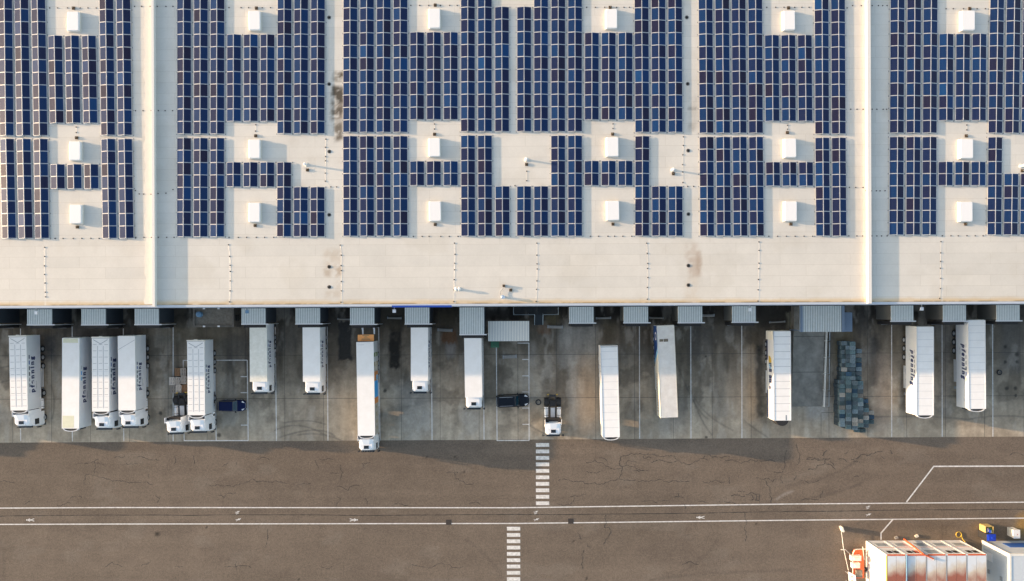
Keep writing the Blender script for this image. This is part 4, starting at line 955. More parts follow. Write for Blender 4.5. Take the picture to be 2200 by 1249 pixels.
def rrect(x, y0, y1, z, k=.22):
    return [(-x+k,y0,z),(x-k,y0,z),(x,y0+k,z),(x,y1,z),(-x,y1,z),(-x,y0+k,z)]
def cab(t, hatch_px, yaw=0, spoiler=True, chassis=True, lights=False, tanks=True):
    """tractor cab placed so that its roof hatch sits at the photo pixel; nose to the south"""
    zr = 3.72 if spoiler else 3.3
    h = P(*hatch_px, zr)
    inv = t.matrix_basis.inverted() if t.matrix_basis else Matrix()
    t_m = Matrix.LocRotScale(t.location, t.rotation_euler, None).inverted()
    k = Matrix.Translation((h.x,h.y,0)) @ Matrix.Rotation(yaw,4,'Z') @ Matrix.Translation((0,-.78,0))
    m = t_m @ k
    mb = MB()
    mb.loft([rrect(1.22,.0,2.1,.55,.15),rrect(1.24,-.02,2.1,1.3,.2),rrect(1.24,.0,2.1,2.0,.25),rrect(1.2,.12,2.1,2.75,.3),rrect(1.1,.3,2.08,zr-.22,.34),rrect(.98,.42,2.0,zr-.03,.34),rrect(.86,.55,1.9,zr,.34)])
    o = mb.build('cab', M['white2'], t); o.matrix_local = m
    c = o
    mb = MB(); mb.box(-.36,.36,.55,1.03,zr+.004,zr+.05); mb.build('roof_hatch', M['glass'], c)
    mb = MB(); mb._add([(-.98,-.05,1.7),(.98,-.05,1.7),(.92,.075,2.72),(-.92,.075,2.72)],[(0,1,2,3)]); mb.box(-1.0,1.0,-.12,.16,2.72,2.86); mb.build('windscreen', M['glass'], c)
    for s in (-1,1):
        mb = MB(); mb.box(s*1.225,s*1.262,.3,1.15,1.75,2.6); mb.build('side_window', M['glass'], c)
        mb = MB(); mb.box(s*1.25,s*1.5,-.12,-.04,2.3,2.36); mb.box(s*1.42,s*1.62,-.2,-.02,1.75,2.45); mb.build('mirror', M['dark'], c)
        mb = MB(); mb.cyl((s*.6,.45,zr-.02),(s*.6,.45,zr+.05),.035,.03,8); mb.build('marker_lamp', M['greyp'], c)
    mb = MB(); mb.box(-1.2,1.2,-.1,.25,.3,.58); mb.build('bumper', M['dark'], c)
    if lights:
        for i in range(5): mb = MB(); x = -.72+i*.36; mb.cyl((x,-.02,zr-.62),(x,.12,zr-.62),.11,.11,10); mb.build('spot_lamp', M['dark'], c)
    if spoiler:
        # roof fairing: plate rising to the rear, side wings flaring outward, open hollow at the back
        mb = MB(); n = 6; rows = []
        for i in range(n+1):
            f = i/n; y = .95+1.0*f; z = zr-.1+.36*f; wd = .84+.34*f
            rows.append([(-wd,y-.1,z-.5),(-wd*.93,y,z-.06),(-wd*.5,y+.05,z+.04),(wd*.5,y+.05,z+.04),(wd*.93,y,z-.06),(wd,y-.1,z-.5)])
        vs = [p for r in rows for p in r]; mb._add(vs, [(i*6+j,i*6+j+1,(i+1)*6+j+1,(i+1)*6+j) for i in range(n) for j in range(5)])
        vs2 = [(x*.97,y,z-.05) for x,y,z in vs]; mb._add(vs2, [(i*6+j,(i+1)*6+j,(i+1)*6+j+1,i*6+j+1) for i in range(n) for j in range(5)])
        for s in (-1,1):
            mb._add([(s*1.17,1.75,2.9),(s*1.2,1.75,3.92),(s*1.26,2.55,3.86),(s*1.24,2.55,1.2),(s*1.17,1.75,1.2)],[(0,1,2,3,4)])
            mb._add([(s*1.12,1.75,2.9),(s*1.15,1.75,3.92),(s*1.2,2.55,3.86),(s*1.19,2.55,1.2),(s*1.12,1.75,1.2)],[(4,3,2,1,0)])
            mb._add([(s*1.2,1.75,3.92),(s*1.26,2.55,3.86),(s*1.2,2.55,3.86),(s*1.15,1.75,3.92)],[(0,1,2,3)])
        mb.build('roof_fairing', M['white2'], c)
        mb = MB(); mb.box(-.66,.66,1.97,2.2,3.44,3.5); mb.build('fairing_shelf', M['interior'], c)
        mb = MB(); mb.box(-1.1,1.1,1.97,2.5,2.0,3.43); mb.build('gap_shade_block', M['black'], c)  # black block added to stand for the shaded gap behind the cab
    for s in (-1,1):
        o = link('wheel', WHEEL, t); o.matrix_local = m @ Matrix.Translation((s*1.06,1.05,0))
        o = link('wheel', DUAL, t); o.matrix_local = m @ Matrix.Translation((s*.92,4.75,0))
    mb = MB()
    for s in (-1,1): mb.box(s*.42-.07,s*.42+.07,.4,5.9,.72,1.0)
    mb.box(-.35,.35,4.6,5.0,.78,.98); mb.box(-.42,.42,5.55,5.85,.7,1.02)
    o = mb.build('chassis', M['dark'], t); o.matrix_local = m
    mb = MB(); mb.loft([[(-.5,4.1,1.02),(.5,4.1,1.02),(.42,5.0,1.02),(-.42,5.0,1.02)],[(-.5,4.1,1.12),(.5,4.1,1.12),(.42,5.0,1.12),(-.42,5.0,1.12)]]); o = mb.build('fifth_wheel', M['black'], t); o.matrix_local = m
    for s in (-1,1):
        mb = MB(); mb.cyl((s*.95,2.45,.72),(s*.95,3.95,.72),.34,.34,18); 
        for y in (2.7,3.7): mb.cyl((s*.95,y,.72),(s*.95,y+.06,.72),.355,.355,18,1)
        o = mb.build('fuel_tank', [M['alu'],M['dark']], t); o.matrix_local = m
        mb = MB(); pts = []
        for i in range(9): a = math.pi*(.06+.88*i/8); pts.append((4.75+.68*math.cos(a),.5+.62*math.sin(a)))
        for (y0,z0),(y1,z1) in zip(pts[:-1],pts[1:]): mb._add([(s*.92-.36,y0,z0),(s*.92+.36,y0,z0),(s*.92+.36,y1,z1),(s*.92-.36,y1,z1),(s*.92-.36,y0,z0-.03),(s*.92+.36,y0,z0-.03),(s*.92+.36,y1,z1-.03),(s*.92-.36,y1,z1-.03)],[(0,1,2,3),(7,6,5,4),(0,4,5,1),(1,5,6,2),(2,6,7,3),(3,7,4,0)])
        o = mb.build('mudguard', M['black'], t); o.matrix_local = m
        mb = MB(); mb.box(s*.68-.14,s*.68+.14,5.82,5.95,.8,1.0); o = mb.build('tail_lamp', M['yellow'] if t.get('bare') else M['redorange'], t); o.matrix_local = m
    if t.get('bare'):
        mb = MB(); mb.box(-.3,.34,2.45,3.9,1.0,1.06); o = mb.build('catwalk', M['alu2'], t); o.matrix_local = m
        mb = MB(); mb.box(-.9,.95,2.15,2.42,.9,2.4); o = mb.build('air_intake', M['dark'], t); o.matrix_local = m
    return c

def truck(name, lbl, cat, zoomq, style, side=None, zt=4.0, hatch=None, cabyaw=0, spoiler=True, group='articulated trucks parked at the docks', fridge=True, lights=False, strong=False, ext=0):
    """zoomq = photo pixels of the middle of the roof's rear edge and front edge"""
    (xa,ya),(xb,yb) = zoomq; a = P(xa,ya,zt); b = P(xb,yb,zt); L = (a-b).length+ext
    d = (a-b).normalized(); yaw = math.atan2(-d.x, d.y)
    base = a+d*ext; t = thing(name, lbl, cat, (base.x,base.y,0), yaw, group)
    if strong: t['strong'] = 1
    box = trailer_parts(t, L, style, zt, fridge=fridge)
    if side: side(box, L, t)
    if hatch: cab(t, hatch, cabyaw, spoiler, lights=lights)
    if strong: del t['strong']
    return t, box, L
q = lambda ox, s, a, b: ((ox+a[0]/s,640+a[1]/s),(ox+b[0]/s,640+b[1]/s))
S = 3.9026
yloc = lambda t, py: py   # readability
def east(y0, y1, zt=4.0, **kw):
    """wordmark from photo row y0 (front end of the word) to y1"""
    def f(box, L, t):
        s = (H-2.4)/F; ys = -(y0-NY)*s-t.location.y+.02*t.location.x*0; length = (y0-y1)*s
        ys += math.sin(TH)*-t.location.x*1.0 if False else -ST*t.location.x
        lettering(box, 1, ys, length, zt, **kw)
    return f
def west(y0, y1, zt=4.0, **kw):
    def f(box, L, t):
        s = (H-2.4)/F; ys = -(y0-NY)*s-t.location.y-ST*t.location.x; length = (y1-y0)*s
        lettering(box, -1, ys, length, zt, **kw)
    return f
AT = 'articulated_truck'
truck(AT,'white truck at the far left, its trailer roof ruled in panels, standing alone','truck',q(0,S,(146.5,322),(160,945)),'panels',east(843,766),hatch=(45.8,908.6),cabyaw=R(1.5))
truck('semi_trailer','white trailer without tractor, its roof yellowed at both ends','trailer',q(0,S,(593.5,338),(590,1097)),'yellowed',east(864,788,cols=['white','white','white','white','ltblue','cyan','greyp2']),group='trailers parked without tractors')
truck(AT,'white truck with panelled trailer roof, wedged beside the truck with a diagonal crease','truck',q(0,S,(842,333),(843.5,955)),'panels',east(847,770),hatch=(218.5,912.8))
truck(AT,'white truck with a dark diagonal crease across its plain trailer roof','truck',q(0,S,(1059,321),(1065.5,945)),'diagonal',east(838,779,hgt=.5),hatch=(275,909),cabyaw=R(1))
truck(AT,'white truck with panelled trailer roof between wooden pallets and the blue car','truck',q(330,S,(352.5,360),(359,985)),'panels',east(844,785,hgt=.48),hatch=(424,919.7),cabyaw=R(1))
truck(AT,'docked white truck with greyish trailer roof, just right of the blue car bay','truck',q(330,S,(876.5,246),(879.5,705)),'grey',east(789,732,hgt=.5,small=False),hatch=(557.4,834.7),spoiler=False,fridge=False,ext=.4)
truck(AT,'docked white truck left of the long black rectangle stain','truck',q(330,S,(1321,246),(1324,705)),'plain',east(789,732,hgt=.5,small=False),hatch=(670.8,836),spoiler=False,fridge=False,ext=.4)
def print9(box, L, t):
    cols = [(0,.115,'greyp2'),(.115,.16,'leafy'),(.16,.215,'greyp2'),(.215,.26,'brownp'),(.26,.32,'tilep'),(.32,.42,'orangep'),(.42,.60,'cyan'),(.60,.665,'orangep'),(.665,1,'tilep')]
    for i, (f0,f1,c) in enumerate(cols):
        mb = MB(); mb.box(1.2755,1.281,-L*f1+.004,-L*f0-.004,1.5 if c in ('cyan',) else 1.35,3.85 if c != 'cyan' else 3.7); mb.build('side_print', M[c], box)
    mb = MB(); mb.box(1.2815,1.286,-L*.415,-L*.36,1.5,2.6); mb.build('side_print', M['ltblue'], box)
    for f, r in ((.235,.42),(.285,.4),(.14,.3),(.7,.3),(.78,.36),(.86,.3),(.93,.34)):
        mb = MB(); mb.cyl((1.282,-L*f,2.6),(1.287,-L*f,2.6),r,r,14); mb.build('side_print', M['beige' if f < .5 else 'brownp'], box)
    me = text_mesh('FRISCH', .55, .02, 0, M['white'], 1.1) if False else None
    # tail lift folded out level behind the box
    mb = MB(); mb.box(-1.22,1.18,.18,1.15,zl:=1.5,zl+.06)
tt, bx, LL = truck(AT,'longest white truck with orange tail lift, nose out on the asphalt','truck',q(680,3.568,(370.5,340),(382.5,1058)),'plain',print9,hatch=(787,961.3),cabyaw=R(1),lights=True)
mb = MB(); mb.box(-1.2,1.2,.1,1.08,3.3,3.36); pl = mb.build('tail_lift', M['orange'], tt)
for i, (w, y, h) in enumerate(((.5,.93,.05),(.16,.79,.03),(.3,.66,.025),(.55,.5,.025),(.62,.4,.025),(.66,.3,.025))):
    mb = MB(); mb.box(-w,w,y-h,y+h,3.362,3.366); mb.build('warning_print', M['brownp'], pl)
mb = MB()
for x in (-.62,1.1): mb.box(x-.1,x+.1,1.1,2.1,2.5,2.62); mb.box(x-.13,x+.13,1.85,2.1,2.62,2.75)
mb.build('lift_arm', M['alu'], tt)
mb = MB(); mb.box(-1.24,1.24,.06,.1,1.1,3.9); mb.build('rear_frame', M['dark'], tt)
mb = MB(); mb.box(-1.1,-.1,-.42,-.38,4.003,4.006); mb.build('roof_note', M['greyp2'], tt)
truck(AT,'docked white truck below the blue sign band','truck',q(680,3.568,(789,221),(789,638)),'plain',east(789,732,hgt=.5,small=False),hatch=(901.4,833.4),spoiler=False,fridge=False,ext=.4)
truck(AT,'docked white truck left of the small car bay and cream shelter','truck',q(680,3.568,(1197.5,300),(1204.5,765)),'plain',None,hatch=(1017.8,868),spoiler=False,fridge=False,ext=.3)
def side13(box, L, t):
    for i in range(12):
        mb = MB(); y = -3.0-i*.42; k = 1-i*.06
        mb.box(-1.281,-1.2755,y-.14*k,y+.1*k,2.5,2.5+.42*k); 
        if i % 3 != 1: mb.box(-1.2845,-1.2815,y-.02,y+.05,2.6,2.7)
        mb.build('side_lettering', M['navy' if i < 3 else ('greyp2' if i > 5 else 'beige')], box)
t13, b13, L13 = truck('semi_trailer','pure white trailer without tractor, in the sunlit bay right of the bare tractor','trailer',q(960,S,(1360,403),(1378.5,1170)),'seams',side13,group='trailers parked without tractors')
mb = MB(); mb.box(-1.2,1.25,-.2,-.12,4.0365,4.042); mb.build('rear_seal', M['greyst'], t13)
def side14(box, L, t):
    W = -1.2755
    def pan(name, pts, off, m):
        mb = MB(); vs = [(W-off,y,z) for y,z in pts]; vs2 = [(W-off-.004,y,z) for y,z in pts]; n = len(pts)
        mb._add(vs+vs2, [tuple(range(n,2*n)), tuple(range(n-1,-1,-1))]+[(i,(i+1)%n,n+(i+1)%n,n+i) for i in range(n)]); mb.build(name, m, box)
    pan('side_print', [(-.02,1.15),(-.02,3.93),(-2.9,3.93),(-3.4,3.4),(-4.2,2.4),(-5.0,1.6),(-5.2,1.15)], 0, M['navy2'])
    pan('wave_print', [(-2.9,3.9),(-4.0,3.9),(-4.4,3.2),(-5.2,2.0),(-5.9,1.2),(-5.2,1.18),(-4.8,1.8),(-4.1,2.7),(-3.4,3.5)], .005, M['ltblue'])
    pan('field_print', [(-4.0,3.93),(-L+.05,3.93),(-L+.05,1.15),(-5.92,1.15),(-5.2,2.0),(-4.42,3.2)], .0, M['beige'])
    mb = MB(); n = 24
    for i in range(n):
        a0 = 2*math.pi*i/n; a1 = 2*math.pi*(i+1)/n; f = lambda a, r: (W-.012, -1.55+.62*r*math.cos(a), 2.75+.62*r*math.sin(a))
        mb._add([f(a0,1),f(a1,1),f(a1,.62),f(a0,.62)],[(0,1,2,3)])
    mb.build('oval_emblem', M['white'], box)
    random.seed(3)
    for r in range(2):
        mb = MB(); y = -7.2
        while y > -L+.6: w = random.uniform(.12,.3); mb.box(W-.008,W-.0045,y-w,y,1.7+.65*r,2.0+.65*r); y -= w+random.uniform(.1,.2)
        mb.build('side_lettering', M['greyp'], box)
M['navy2'] = mat('deep_blue_print', (.006,.05,.2), .45)
t14, b14, L14 = truck('semi_trailer','tilted old trailer with dirty ribbed roof and dark blue rear side','trailer',q(1200,S,(896.5,234),(929,1005)),'ribbed',side14,group='trailers parked without tractors',fridge=False)
mb = MB(); mb.box(-1.3,1.28,-.12,.04,3.96,4.03); mb.box(-1.29,-1.2,-L14,-.12,3.96,4.02); mb.box(1.2,1.29,-L14,-.12,3.96,4.02); mb.build('roof_frame', M['cream'], t14)
mb = MB(); mb.box(-.98,-.42,-2.35,-1.98,4.008,4.016); mb.box(-.36,.3,-2.38,-1.96,4.008,4.018); mb.build('roof_patch', mat('brown_roof_patch', (.2,.17,.13), .8, var=.35, scale=6), t14)
def side15(box, L, t):
    W = -1.2755
    def bar(y0,y1,z0,z1,m,off=0): mb = MB(); mb.box(W-.005-off,W-off,y0,y1,z0,z1); mb.build('logo_print', m, box)
    mb = MB(); n = 8; pts = [(-3.75,1.9),(-3.75,2.35),(-4.05,2.9),(-4.4,3.05),(-4.75,3.05),(-4.75,2.1),(-4.5,1.95)]
    vs = [(W-.004,y,z) for y,z in pts]; mb._add(vs,[tuple(range(len(vs)))[::-1]]); mb.build('logo_print', M['yellow'], box)
    for y0,y1,z0,z1,m in ((-4.98,-4.78,2.0,3.1,'navy'),(-5.35,-5.02,2.1,2.5,'ltblue'),(-5.35,-5.02,2.6,3.1,'navy'),(-5.6,-5.42,2.15,3.0,'ltblue'),(-6.15,-5.66,2.1,3.2,'navy'),(-7.1,-6.62,2.1,3.2,'navy'),(-7.75,-7.16,2.1,3.2,'navy'),(-8.75,-8.25,2.1,2.75,'navy'),(-8.6,-8.3,2.85,3.1,'greyp')):
        bar(y0,y1,z0,z1,M[m])
    for y in (-5.85,-6.8,-7.4): bar(y-.05,y+.03,2.6,2.7,M['white'],.006)
    bar(-4.4,-1.25,1.14,1.55,M['navy']); bar(-L+.1,-8.9,1.14,1.55,M['navy'])
    bar(-9.0,-5.6,1.2,1.5,M['greyp2'],.001)
t15, b15, L15 = truck('semi_trailer','white trailer with ruled roof seams and a yellow and navy side logo','trailer',q(1550,S,(508.5,281),(512.5,1030)),'seams',side15,group='trailers parked without tractors',strong=True,fridge=False)
mb = MB(); mb.box(-1.40,-1.34,-1.28,-.02,1.12,4.06); mb.build('open_door', M['cream'], t15)
mb = MB(); mb.cyl((0,-L15+.12,2.2),(0,-L15+.12,3.9),1.0,.95,24); mb.build('front_hood', M['black'], t15)
mb = MB(); mb.box(.46,.64,-L15+.05,-L15+.8,4.003,4.006); mb.build('soot_mark', M['greyp'], t15)
IT = dict(shear=.22, cols=['greyp2','greyp2','greyp','greyp','teal','blue','tan'])
truck('semi_trailer','white trailer with slanted blue lettering, right of the blue pallet pile','trailer',q(1840,S,(576,243),(576,986)),'seams',west(751,828,hgt=.6,cols=['greyp2','greyp2','greyp','greyp','navy','navy','greyp2','beige'],shear=.22),group='trailers parked without tractors')
truck('semi_trailer','rightmost white trailer with slanted blue lettering, backed to a dock house','trailer',q(1840,S,(1007.5,187),(1014,932)),'seams',west(738,815,hgt=.6,**IT),group='trailers parked without tractors')

# two more trucks stand in the next bays west of the frame; their shadows fall into view
truck(AT,'white truck in the second bay beyond the left photo edge','truck',((-366,735),(-362,905)),'plain',None,hatch=(-358,932))
truck('semi_trailer','white trailer in the bay just beyond the left photo edge','trailer',((-178,735),(-174,915)),'plain',None,group='trailers parked without tractors')

# tractors without trailers
def bare(lbl, hatch, yaw):
    h = P(*hatch,3.72); t = thing('tractor_unit', lbl, 'tractor', (h.x,h.y,0), 0, 'tractor units without trailers'); t['bare'] = 1
    cab(t, hatch, yaw); del t['bare']; return t
bare('white tractor unit without trailer, rear beside a row of wooden pallets',(373,922.7),R(2.5))
bare('white tractor unit without trailer, alone right of the black car',(1189,927),R(0))

# ------------------------------------------------------------------ cars
def car(lbl, px0, px1, pyc, wid, paint, rails, yaw=0, hgt=1.65):
    a = P(px0,pyc,.8); b = P(px1,pyc,.8); L = b.x-a.x; c = (a+b)/2
    t = thing('parked_car', lbl, 'car', (c.x,c.y,0), yaw, 'cars in the yard'); h = L/2; w = wid/2
    def ring(x, ww, z0, z1, k=.12): return [(x,-ww+k,z0),(x,-ww,z0+k),(x,-ww,z1-k),(x,-ww+k,z1),(x,ww-k,z1),(x,ww,z1-k),(x,ww,z0+k),(x,ww-k,z0)]
    mb = MB(); prof = [(-h,w*.72,.45,.9),(-h+.12,w*.9,.35,1.0),(-h+.5,w,.3,1.06),(-h*.1,w,.28,1.05),(h*.35,w,.28,1.02),(h*.62,w*.98,.3,.98),(h*.86,w*.9,.34,.88),(h-.06,w*.7,.42,.76),(h,w*.55,.48,.68)]
    mb.loft([ring(*p) for p in prof]); mb.build('body', paint, t, smooth=False)
    def gr(x0,x1,ww,z): return [(x0,-ww,z),(x1,-ww,z),(x1,ww,z),(x0,ww,z)]
    mb = MB(); mb.loft([gr(-h+.15,h*.42,w*.93,1.03),gr(-h+.3,h*.18,w*.8,hgt-.05)]); mb.build('glasshouse', M['glass'], t)
    mb = MB(); mb.loft([gr(-h+.26,h*.16,w*.8,hgt-.06),gr(-h+.3,h*.13,w*.79,hgt-.01),gr(-h+.42,h*.05,w*.7,hgt+.03)]); mb.build('roof', paint, t)
    mb = MB(); mb._add([(h*.40,-w*.78,1.075),(h*.40,w*.78,1.075),(h*.2,w*.7,hgt-.08),(h*.2,-w*.7,hgt-.08)],[(0,1,2,3)]); mb.build('windscreen', M['carglass'], t)
    for s in (-1,1):
        mb = MB(); mb.loft([[(h*.72,s*w*.62,.93),(h*.9,s*w*.5,.86),(h*.93,s*w*.58,.84),(h*.78,s*w*.86,.92)],[(h*.72,s*w*.62,.955),(h*.9,s*w*.5,.89),(h*.93,s*w*.58,.87),(h*.78,s*w*.86,.945)]]); mb.build('headlight', M['lampw'], t)
        mb = MB(); mb.box(h*.28,h*.36,s*w*.97,s*(w+.2),1.02,1.16); mb.build('mirror', M['black'], t)
        if rails: mb = MB(); mb.tube([(-h+.55,s*w*.68,hgt+.07),(h*.02,s*w*.68,hgt+.07)],.03,6); mb.build('roof_rail', M['chrome'], t)
        for x in (-h*.6,h*.6):
            o = link('wheel', CARW, t, (x, s*(w-.11), 0), R(90))
    mb = MB(); mb.tube([(h*.95,-w*.5,.8),(h+.01,-w*.25,.74),(h+.01,w*.25,.74),(h*.95,w*.5,.8)],.03,6); mb.build('grille_bar', M['chrome'] if not rails else M['dark'], t)
    mb = MB(); mb.box(-h+.1,-h+.16,-w*.7,w*.7,hgt-.06,hgt+.02); mb.build('rear_spoiler', paint if not rails else M['greyst'], t)
M['carglass'] = mat('windscreen_glass', (.004,.03,.05), .12, spec=.3, coat=.2)
CARW = wheel_mesh(.33,.2)
car('blue compact car parked in the marked bay beside the panelled truck', 470.5, 527.5, 871.8, 1.72, M['carblue'], False, R(-.5), 1.55)
car('black estate car with chrome roof rails in the small bay', 1066, 1136.5, 861, 1.95, M['carblack'], True, R(2.2), 1.72)

# ------------------------------------------------------------------ pallets
M['shadewood'] = mat('shade_dark_wood', (.07,.055,.045), .85, var=.3, scale=6)  # buried pallets painted dark so gaps between top boards look shaded
def pallet_mesh(m, L=1.2, W=.8):
    mb = MB(); h = .144
    for i in range(5): x = -W/2+i*(W-.105)/4; mb.box(x,x+.105,-L/2,L/2,h-.022,h)
    for y in (-L/2,-.07,L/2-.14): mb.box(-W/2,W/2,y,y+.14,h-.044,h-.0222)
    for y in (-L/2,-.07,L/2-.14):
        for x in (-W/2,-.07,W/2-.14): mb.box(x,x+.14,y,y+.14,.022,h-.0445)
    for x in (-W/2,-.05,W/2-.1): mb.box(x,x+.1,-L/2,L/2,0,.0215)
    return mb.mesh('pallet', [m])
PW, PW2, PWD = pallet_mesh(M['wood']), pallet_mesh(M['wood2']), pallet_mesh(M['shadewood'])
WP = [((283,365),(88,222),PW2,5,'brownish wooden pallet at the back left of the pallet row'),((375,455),(88,220),PW,6,'pale wooden pallet at the back right, against the panelled truck'),((182,275),(240,370),PW,6,'grey wooden pallet, leftmost of the middle pallet row'),
      ((283,370),(240,365),PW,6,'grey wooden pallet, centre of the middle pallet row'),((378,468),(220,355),PW,7,'pale wooden pallet, rightmost of the middle pallet row'),((200,290),(380,505),PW,5,'grey wooden pallet, leftmost of the front pallet row'),
      ((295,380),(380,505),PW,5,'light wooden pallet, centre of the front pallet row'),((388,490),(365,500),PW2,4,'orange brown wooden pallet, rightmost of the front pallet row')]
for (x0,x1),(y0,y1),me,n,l in WP:
    zz = n*.144; p = P(340+(x0+x1)/2/7.807, 780+(y0+y1)/2/7.807, zz); rz = R(random.uniform(-4,4))
    for k in range(n):
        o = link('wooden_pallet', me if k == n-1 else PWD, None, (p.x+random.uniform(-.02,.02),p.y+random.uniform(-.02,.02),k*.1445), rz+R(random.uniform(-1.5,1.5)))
        tag(o, l if k == n-1 else 'wooden pallet stacked beneath another, behind the bare tractor unit', 'pallet', 'wooden pallets behind the bare tractor')
# the tall pile of blue pallets
BP = [pallet_mesh(M[k],.6,.8) for k in ('pblue','pblue2','pblue3','pgrey')]
NAMES = ['faded blue','deep blue','grey blue','bleached grey']
random.seed(11)
spots = []
def col(x0, x1, y0, y1, n, hh, edge=False, bias=None):
    for k in range(n): spots.append(((x0+x1)/2, y0+(y1-y0)*(k+.5)/n, hh, edge, bias))
zp = lambda v: v/5.678
ox, oy = 1790, 720
def pc(x0,x1,y0,y1,n,hh,edge=False,bias=None): col(ox+zp(x0),ox+zp(x1),oy+zp(y0),oy+zp(y1),n,hh,edge,bias)
pc(110,165,75,555,9,11,True,0); pc(162,215,75,555,9,12,False,0); pc(212,268,80,555,9,12,False,2)
pc(280,352,168,555,7,9,False,2)
pc(78,150,550,1120,11,14,True,0); pc(152,228,555,1150,12,15,False,0); pc(234,300,560,1160,12,14,False,2); pc(302,368,560,1130,11,13,False,3)
pc(371,434,845,1130,6,8,False,3); pc(372,420,780,840,1,4,False,1); pc(440,495,920,1090,3,5,False,1); pc(262,325,1138,1188,1,3,False,1); pc(332,400,1140,1190,1,3,False,1)
low = MB(); nrm = []
for (x, y, hh, edge, bias) in spots:
    hh = max(2, hh+random.choice((-1,0,0,1))); zz = hh*.145; p = P(x,y,zz); rz = R(random.uniform(-2.5,2.5))
    j = lambda: random.uniform(-.02,.02)
    ks = random.choices(range(4), weights=[4 if bias==0 else 2.5, .6 if bias != 1 else 6, 3, 2 if bias == 3 else .6])[0]
    zone = 'narrow back end' if y < 818 else ('tall front part' if x < 1855 else 'low right flank')
    first = 1 if not edge else 5
    for k in range(hh):
        if k >= hh-first:
            o = link('blue_pallet', BP[ks if k == hh-1 else random.choice((0,0,1,2))], None, (p.x+j(),p.y+j(),k*.1455), rz+R(random.uniform(-1,1)))
            c = NAMES[BP.index(o.data)]
            tag(o, '%s pallet %s of the tall outdoor pallet pile' % (c, ('on top, in the '+zone) if k == hh-1 else 'stacked below another on the left side'), 'pallet', 'pallets of the blue pile, '+c+(' tops '+zone if k == hh-1 else ' edges'))
        else:
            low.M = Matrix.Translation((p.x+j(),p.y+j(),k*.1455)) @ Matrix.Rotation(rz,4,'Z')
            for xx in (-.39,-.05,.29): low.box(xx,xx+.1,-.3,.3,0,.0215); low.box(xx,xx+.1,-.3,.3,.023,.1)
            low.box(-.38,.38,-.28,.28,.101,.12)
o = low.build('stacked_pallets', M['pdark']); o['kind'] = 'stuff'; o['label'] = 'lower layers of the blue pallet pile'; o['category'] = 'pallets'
# ------------------------------------------------------------------ containers and clutter, bottom right
zc2 = 6.0; nw = P(1904,1191.6,zc2); ne = P(2120.5,1191.6,zc2); uw = (ne.x-nw.x)/5; ch = 3.0; cd = 6.1; y1 = (nw.y+ne.y)/2
UP = ['leftmost','second','middle','fourth','rightmost']
def office(ix, lvl):
    x0 = nw.x+ix*uw+.015; z0 = lvl*ch; yy = y1+(0 if lvl else .0)
    t = thing('office_container', '%s %s container of the two storey stack with orange edges' % (('upper' if lvl else 'lower'), UP[ix]), 'container', (x0,yy,z0), 0, 'stacked site containers')
    w = uw-.03
    mb = MB(); mb.box(.08,w-.08,-cd+.08,-.05,.12,ch-.1); mb.build('wall', M['cabin'], t)
    mb = MB()
    if lvl:
        n = 2
        for i in range(n): mb.box(.06+i*(w-.12)/2+.03,.06+(i+1)*(w-.12)/2-.03,-cd+.06,-.2,ch-.1,ch-.02)
        mb.build('roof', M['rust1'] if ix in (0,1,3) else M['rust2'], t)
    else: mb.box(.06,w-.06,-cd+.06,-.06,ch-.1,ch-.04); mb.build('roof', M['cabin'], t)
    mb = MB()
    for x in (0,w-.16):
        mb.box(x,x+.16,-.16,0,.02,ch-.02); mb.box(x,x+.16,-cd,-cd+.16,.02,ch-.02); mb.box(x,x+.16,-cd+.16,-.16,.02,.12)
    mb.box(.16,w-.16,-.14,0,.02,.12)
    mb.build('frame', M['cabin'], t)
    mb = MB(); mb.box(.16,w-.16,-.16,.0,ch-.15,ch-.003); mb.build('roof_rail', M['redorange'], t)
    mb = MB()
    for x, wd in ((0.003,.16),) if ix == 0 else ((.003,.06),(w-.063,.06)): mb.box(x,x+wd,-cd+.16,-.16,ch-.12,ch-.01)
    mb.build('side_rail', M['greyst'] if not (ix == 0) else M['yellow'], t)
    if lvl and ix != 2:
        for x in (.75,1.65): mb = MB(); mb.box(x,x+.68,-.055,-.02,1.3,2.25); mb.build('window', M['glass'], t)
    else:
        mb = MB(); mb.box(.7,2.2,-.055,-.02,1.1,2.3); mb.build('window', M['pane'], t)
for lvl in (0,1):
    for ix in range(5): office(ix, lvl)
def hosed(name, pts, r, m, lbl, cat, part):
    p0 = Vector(pts[0]); t = thing(name, lbl, cat, (p0.x,p0.y,0)); mb = MB(); mb.tube([tuple(Vector(p)-Vector((p0.x,p0.y,0))) for p in pts], r, 8); mb.build(part, m, t)
    mb = MB(); e = Vector(pts[-1])-Vector((p0.x,p0.y,0)); mb.cyl(e, e+Vector((0,0,.12)), r*1.6, r*1.3, 8); mb.build('end_cap', M['greyst'], t)
hosed('orange_hose', [P(1942,1158.5,.4),P(1960,1172,2.9),P(1983,1190.5,6.1),P(1995,1196,6.12),P(2007,1202,6.1)], .1, M['redorange'], 'orange hose slanting over the stacked containers onto their roof','hose','hose')
hosed('standpipe', [P(1948,1193,6.08),P(1948,1220,6.08),P(1948,1248,6.08),P(1948,1262,6.08)], .09, M['fanblue'], 'light blue pipe lying along the container roof seam','pipe','pipe')
p = P(2060,1149,.1); t = thing('yellow_hose', 'looped yellow hose behind the stacked containers','hose',(p.x,p.y,0))
mb = MB(); mb.torus((0,0,.08),.42,.05,24,8); mb.tube([(.42,0,.08),(.5,-.5,.08),(.6,-.85,.3),(.62,-1.0,.8)],.05,8); mb.build('loop', M['yellow'], t)
mb = MB(); mb.cyl((.62,-1.0,.8),(.62,-1.0,.95),.07,.07,8); mb.build('nozzle', M['greyst'], t)

